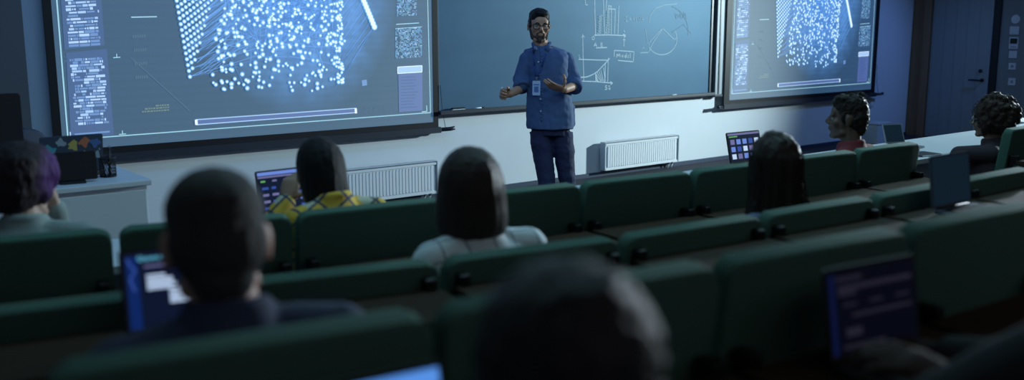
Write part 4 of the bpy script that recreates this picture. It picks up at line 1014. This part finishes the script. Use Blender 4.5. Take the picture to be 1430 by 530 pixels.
def hit(px, py, off=.004):
    d = ray(px, py).normalized(); h = bv.ray_cast(CAM - root, d)
    return (h[0] + h[1] * off, h[1]) if h[0] else (J(px, py, .13), -d)
bm = bmesh.new(); P_ = [hit(754.2 + .9 * math.sin(k * .5) + k * .12, 66 + k * 4.5, .0015)[0] for k in range(24)]
for a, b in zip(P_, P_[1:]): tube(bm, [a, b], .006, 6)
obj('placket', bm, M_den, sh, True)
for px, py in ((749.5, 69), (752, 86.5), (753, 104), (755, 138), (755.5, 155)):
    c, n_ = hit(px, py, .006); bm = bmesh.new(); bmesh.ops.create_cone(bm, cap_ends=True, segments=14, radius1=.0065, radius2=.0055, depth=.004, matrix=Matrix.Translation(c) @ n_.to_track_quat('Z', 'Y').to_matrix().to_4x4()); obj('button', bm, pm('pearl_button', (.6, .64, .7), .3), sh)
# collar: stand and two points, rolled cuffs
bm = bmesh.new(); N0 = J(756.5, 63, .0)
tube(bm, [N0 + ex * .067 * cos(a) + ey * (.064 * sin(a) + .0) + V((0, 0, .012 - .030 * max(0, sin(a)))) for a in [pi * .62 + 2 * pi * .88 * i / 26 for i in range(27)]], .014, 8)
for a, b, c in (((744, 60), (743.5, 74), (750, 67)), ((768, 59), (767, 75), (760, 67))):
    A_ = [J(*q, .075 + (.025 if q[1] > 62 else 0)) for q in (a, b, c)]; t0 = [bm.verts.new(p) for p in A_]; t1_ = [bm.verts.new(p + toC * .008) for p in A_]
    bm.faces.new(t0[::-1]); bm.faces.new(t1_)
    for k in range(3): bm.faces.new((t0[k], t0[(k + 1) % 3], t1_[(k + 1) % 3], t1_[k]))
obj('collar', bm, M_den, sh, True)
for E_, a, b in ((EL, J(727.5, 117, .03), J(729, 123, .06)), (ER, J(803, 116, .02), J(801, 123, .06))):
    bm = bmesh.new(); x, y = frame_of(b - a); loft(bm, [(a, x * .060, y * .060), (a.lerp(b, .3), x * .066, y * .066), (b, x * .064, y * .064), (b, x * .052, y * .052)], 24); obj('cuff', bm, M_den, sh, True)
# trousers and shoes
bm = bmesh.new()
loft(bm, [(J(769, 168), ex * .135, ey * .105), (J(769, 178), ex * .148, ey * .110), (J(769, 188), ex * .150, ey * .110)], 24, ex=2.3)
for pts in (((755, 184, 15.8, 0), (757, 205, 15.4, .01), (760, 228, 13.4, .03), (763, 252, 12.0, .05)), ((784, 184, 15.8, 0), (787, 205, 15.2, 0), (789, 228, 13.3, 0), (792.5, 252, 12.0, 0))):
    rings = [(J(c, y, dd), RIGHT * h * MPP, -AXIS * h * MPP * 1.05) for c, y, h, dd in pts]; a_ = aL if pts[0][0] < 760 else aR
    kk = rings[-1][0]; rings += [(kk.lerp(a_, .5), RIGHT * .060, ey * .060), (a_ + V((0, 0, .0)), RIGHT * .050, ey * .055), (a_ + V((0, 0, -.03)), RIGHT * .052, ey * .056)]
    loft(bm, rings, 22)
me = meld(bm, .006, 2)
displace(me, lambda c: .006 * mnoise.noise(V((c.x * 6, c.y * 6, c.z * 16))) + .003 * mnoise.noise(c * 40))
link('trousers', me, pm('indigo_jeans', (.014, .018, .062), .85, nscale=160, namt=.25, bump=.1), lec)
for a_ in (aL, aR):
    bm = bmesh.new(); g0 = V((a_.x, a_.y, 0)); capsule(bm, g0 - ey * .04 + V((0, 0, .05)), g0 + ey * .16 + V((0, 0, .042)), .048, .040); capsule(bm, g0 + V((0, 0, .06)), g0 + V((0, 0, .1)), .05, .05)
    me = meld(bm, .007, 2)
    for v in me.vertices: v.co.z = max(v.co.z, .0)
    link('shoe', me, M_dark, lec)
# hair and beard
bm = bmesh.new()
ell(bm, V((0, -.010, .066)), (.079, .092, .066), None, HM); ell(bm, V((0, -.045, .02)), (.077, .069, .078), None, HM); ell(bm, V((0, .048, .098)), (.058, .042, .030), (R(-15), 0, 0), HM)
for q in (-1, 1): ell(bm, V((q * .067, .014, .018)), (.012, .018, .034), None, HM)
me = meld(bm, .0045, 2); ruffle(me, .003, 60); link('hair', me, hair_mat('lecturer_hair', (.010, .010, .013), .5, (20, 20, 20)), lec)
bm = bmesh.new(); tM = lambda p: HM @ V(p)
ell(bm, V((0, .041, -.083)), (.0495, .049, .036), None, HM); ell(bm, V((0, .076, -.100)), (.0225, .020, .020), None, HM)
for q in (-1, 1):
    capsule(bm, tM((q * .066, .012, -.03)), tM((q * .047, .046, -.086)), .010, .0185); capsule(bm, tM((q * .003, .101, -.043)), tM((q * .027, .090, -.052)), .0052, .006); capsule(bm, tM((q * .027, .090, -.052)), tM((q * .024, .086, -.082)), .006, .010)
me = meld(bm, .004, 2); ruffle(me, .0015, 120); link('beard', me, pm('beard_hair', (.055, .036, .030), .85), lec)
bm = bmesh.new()
for q in (-1, 1): tube(bm, [tM((q * .016, .094, .021)), tM((q * .03, .0945, .027)), tM((q * .047, .084, .021))], [.003, .0045, .002], 6)
obj('eyebrows', bm, MATS['lecturer_hair'], lec, True)
glasses(lec, HM, pm('black_acetate', (.008, .008, .01), .3))
# lanyard and badge
bm = bmesh.new()
for pts in (((745.5, 63), (746, 75), (747, 92), (749, 108)), ((763, 64), (762, 76), (757, 94), (751, 108))):
    P_ = [hit(a, b, .008)[0] for a, b in pts]
    for a, b in zip(P_, P_[1:]): tube(bm, [a, b], .0055, 6)
ly = obj('lanyard', bm, pm('blue_lanyard', (.015, .045, .22), .6), lec, True)
c0, n0 = hit(750.5, 123, .014); n0 = V((ey.x, ey.y, .05)).normalized(); xb = V((0, 0, 1)).cross(n0).normalized(); yb = n0.cross(xb)
BM_ = Matrix((xb, yb, n0)).transposed().to_4x4(); BM_.translation = c0
Q = Matrix(((1, 0, 0, 0), (0, 0, 1, 0), (0, 1, 0, 0), (0, 0, 0, 1)))
bm = bmesh.new(); rrect(bm, -.030, .030, -.002, .002, -.055, .055, .006, bev=.0008, M=BM_ @ Q); bd = obj('badge', bm, pm('badge_plastic', (.42, .55, .78), .35), ly)
bm = bmesh.new(); bx(bm, (-.017, -.032, .002), (.017, .012, .0032), mat=BM_); bx(bm, (-.022, .022, .002), (.022, .030, .0032), mat=BM_); obj('badge_print', bm, pm('badge_print', (.08, .16, .42), .5), bd)
bm = bmesh.new(); tube(bm, [c0 + yb * .055, c0 + yb * .078], .004, 8); tube(bm, [c0 + yb * .078 - xb * .008, c0 + yb * .078 + xb * .008], .006, 8); obj('clip', bm, M_alu, ly, True)
# chalk in the lecturer's fingers
t = thing('chalk_stick', 'short chalk piece held in the lecturer\'s right hand', 'chalk', J(700.5, 124.5, .27) + root); bm = bmesh.new(); tube(bm, [(-.012, 0, -.012), (.012, .006, .014)], .0055, 10); obj('stick', bm, M_white, t)

# ------------------------------------------------------------------ light
def lamp(name, kind, loc, aim, energy, col, **kw):
    l = bpy.data.lights.new(name, kind); l.energy = energy; l.color = col
    for k, v in kw.items(): setattr(l, k, v)
    o = bpy.data.objects.new(name, l); COL.objects.link(o); o.location = loc
    o.rotation_euler = (V(aim) - V(loc)).to_track_quat('-Z', 'Y').to_euler(); return o
lamp('stage_spot', 'SPOT', (13.2, -4.3, 2.4), (4.4, -.2, .7), 3200, (.72, .94, 1.0), spot_size=R(80), spot_blend=1.0, shadow_soft_size=.10)
lamp('wall_wash', 'AREA', (3.0, -2.4, 3.42), (2.8, 0, .9), 45, (.12, .38, 1.0), shape='RECTANGLE', size=6, size_y=.6)
lamp('ceiling_strip', 'AREA', (4.5, -4.5, 3.44), (4.5, -4.8, 0), 78, (.42, .82, .98), shape='RECTANGLE', size=8, size_y=.8)
lamp('aisle_spot', 'SPOT', (13.2, -3.7, 2.5), (1.6, -6.15, 1.2), 2600, (.75, .88, 1.0), spot_size=R(20), spot_blend=.6, shadow_soft_size=.15)
lamp('lecturer_fill', 'SPOT', (2.2, -5.4, 3.3), (4.8, -2.0, 1.2), 60, (.66, .76, 1.0), spot_size=R(36), spot_blend=1, shadow_soft_size=.15)  # added front fill to brighten the lecturer, no fixture known here
lamp('corner_lamp', 'SPOT', (12.9, -2.6, 2.8), (12.3, -.0, .45), 120, (.17, .36, 1.0), spot_size=R(84), spot_blend=1, shadow_soft_size=.15)
lamp('rear_fill', 'AREA', (3.0, -9.0, 3.4), (3.0, -6.0, .8), 26, (.95, .95, .98), shape='RECTANGLE', size=8, size_y=2.0)  # unseen fill added behind the camera to lift the dark seat backs
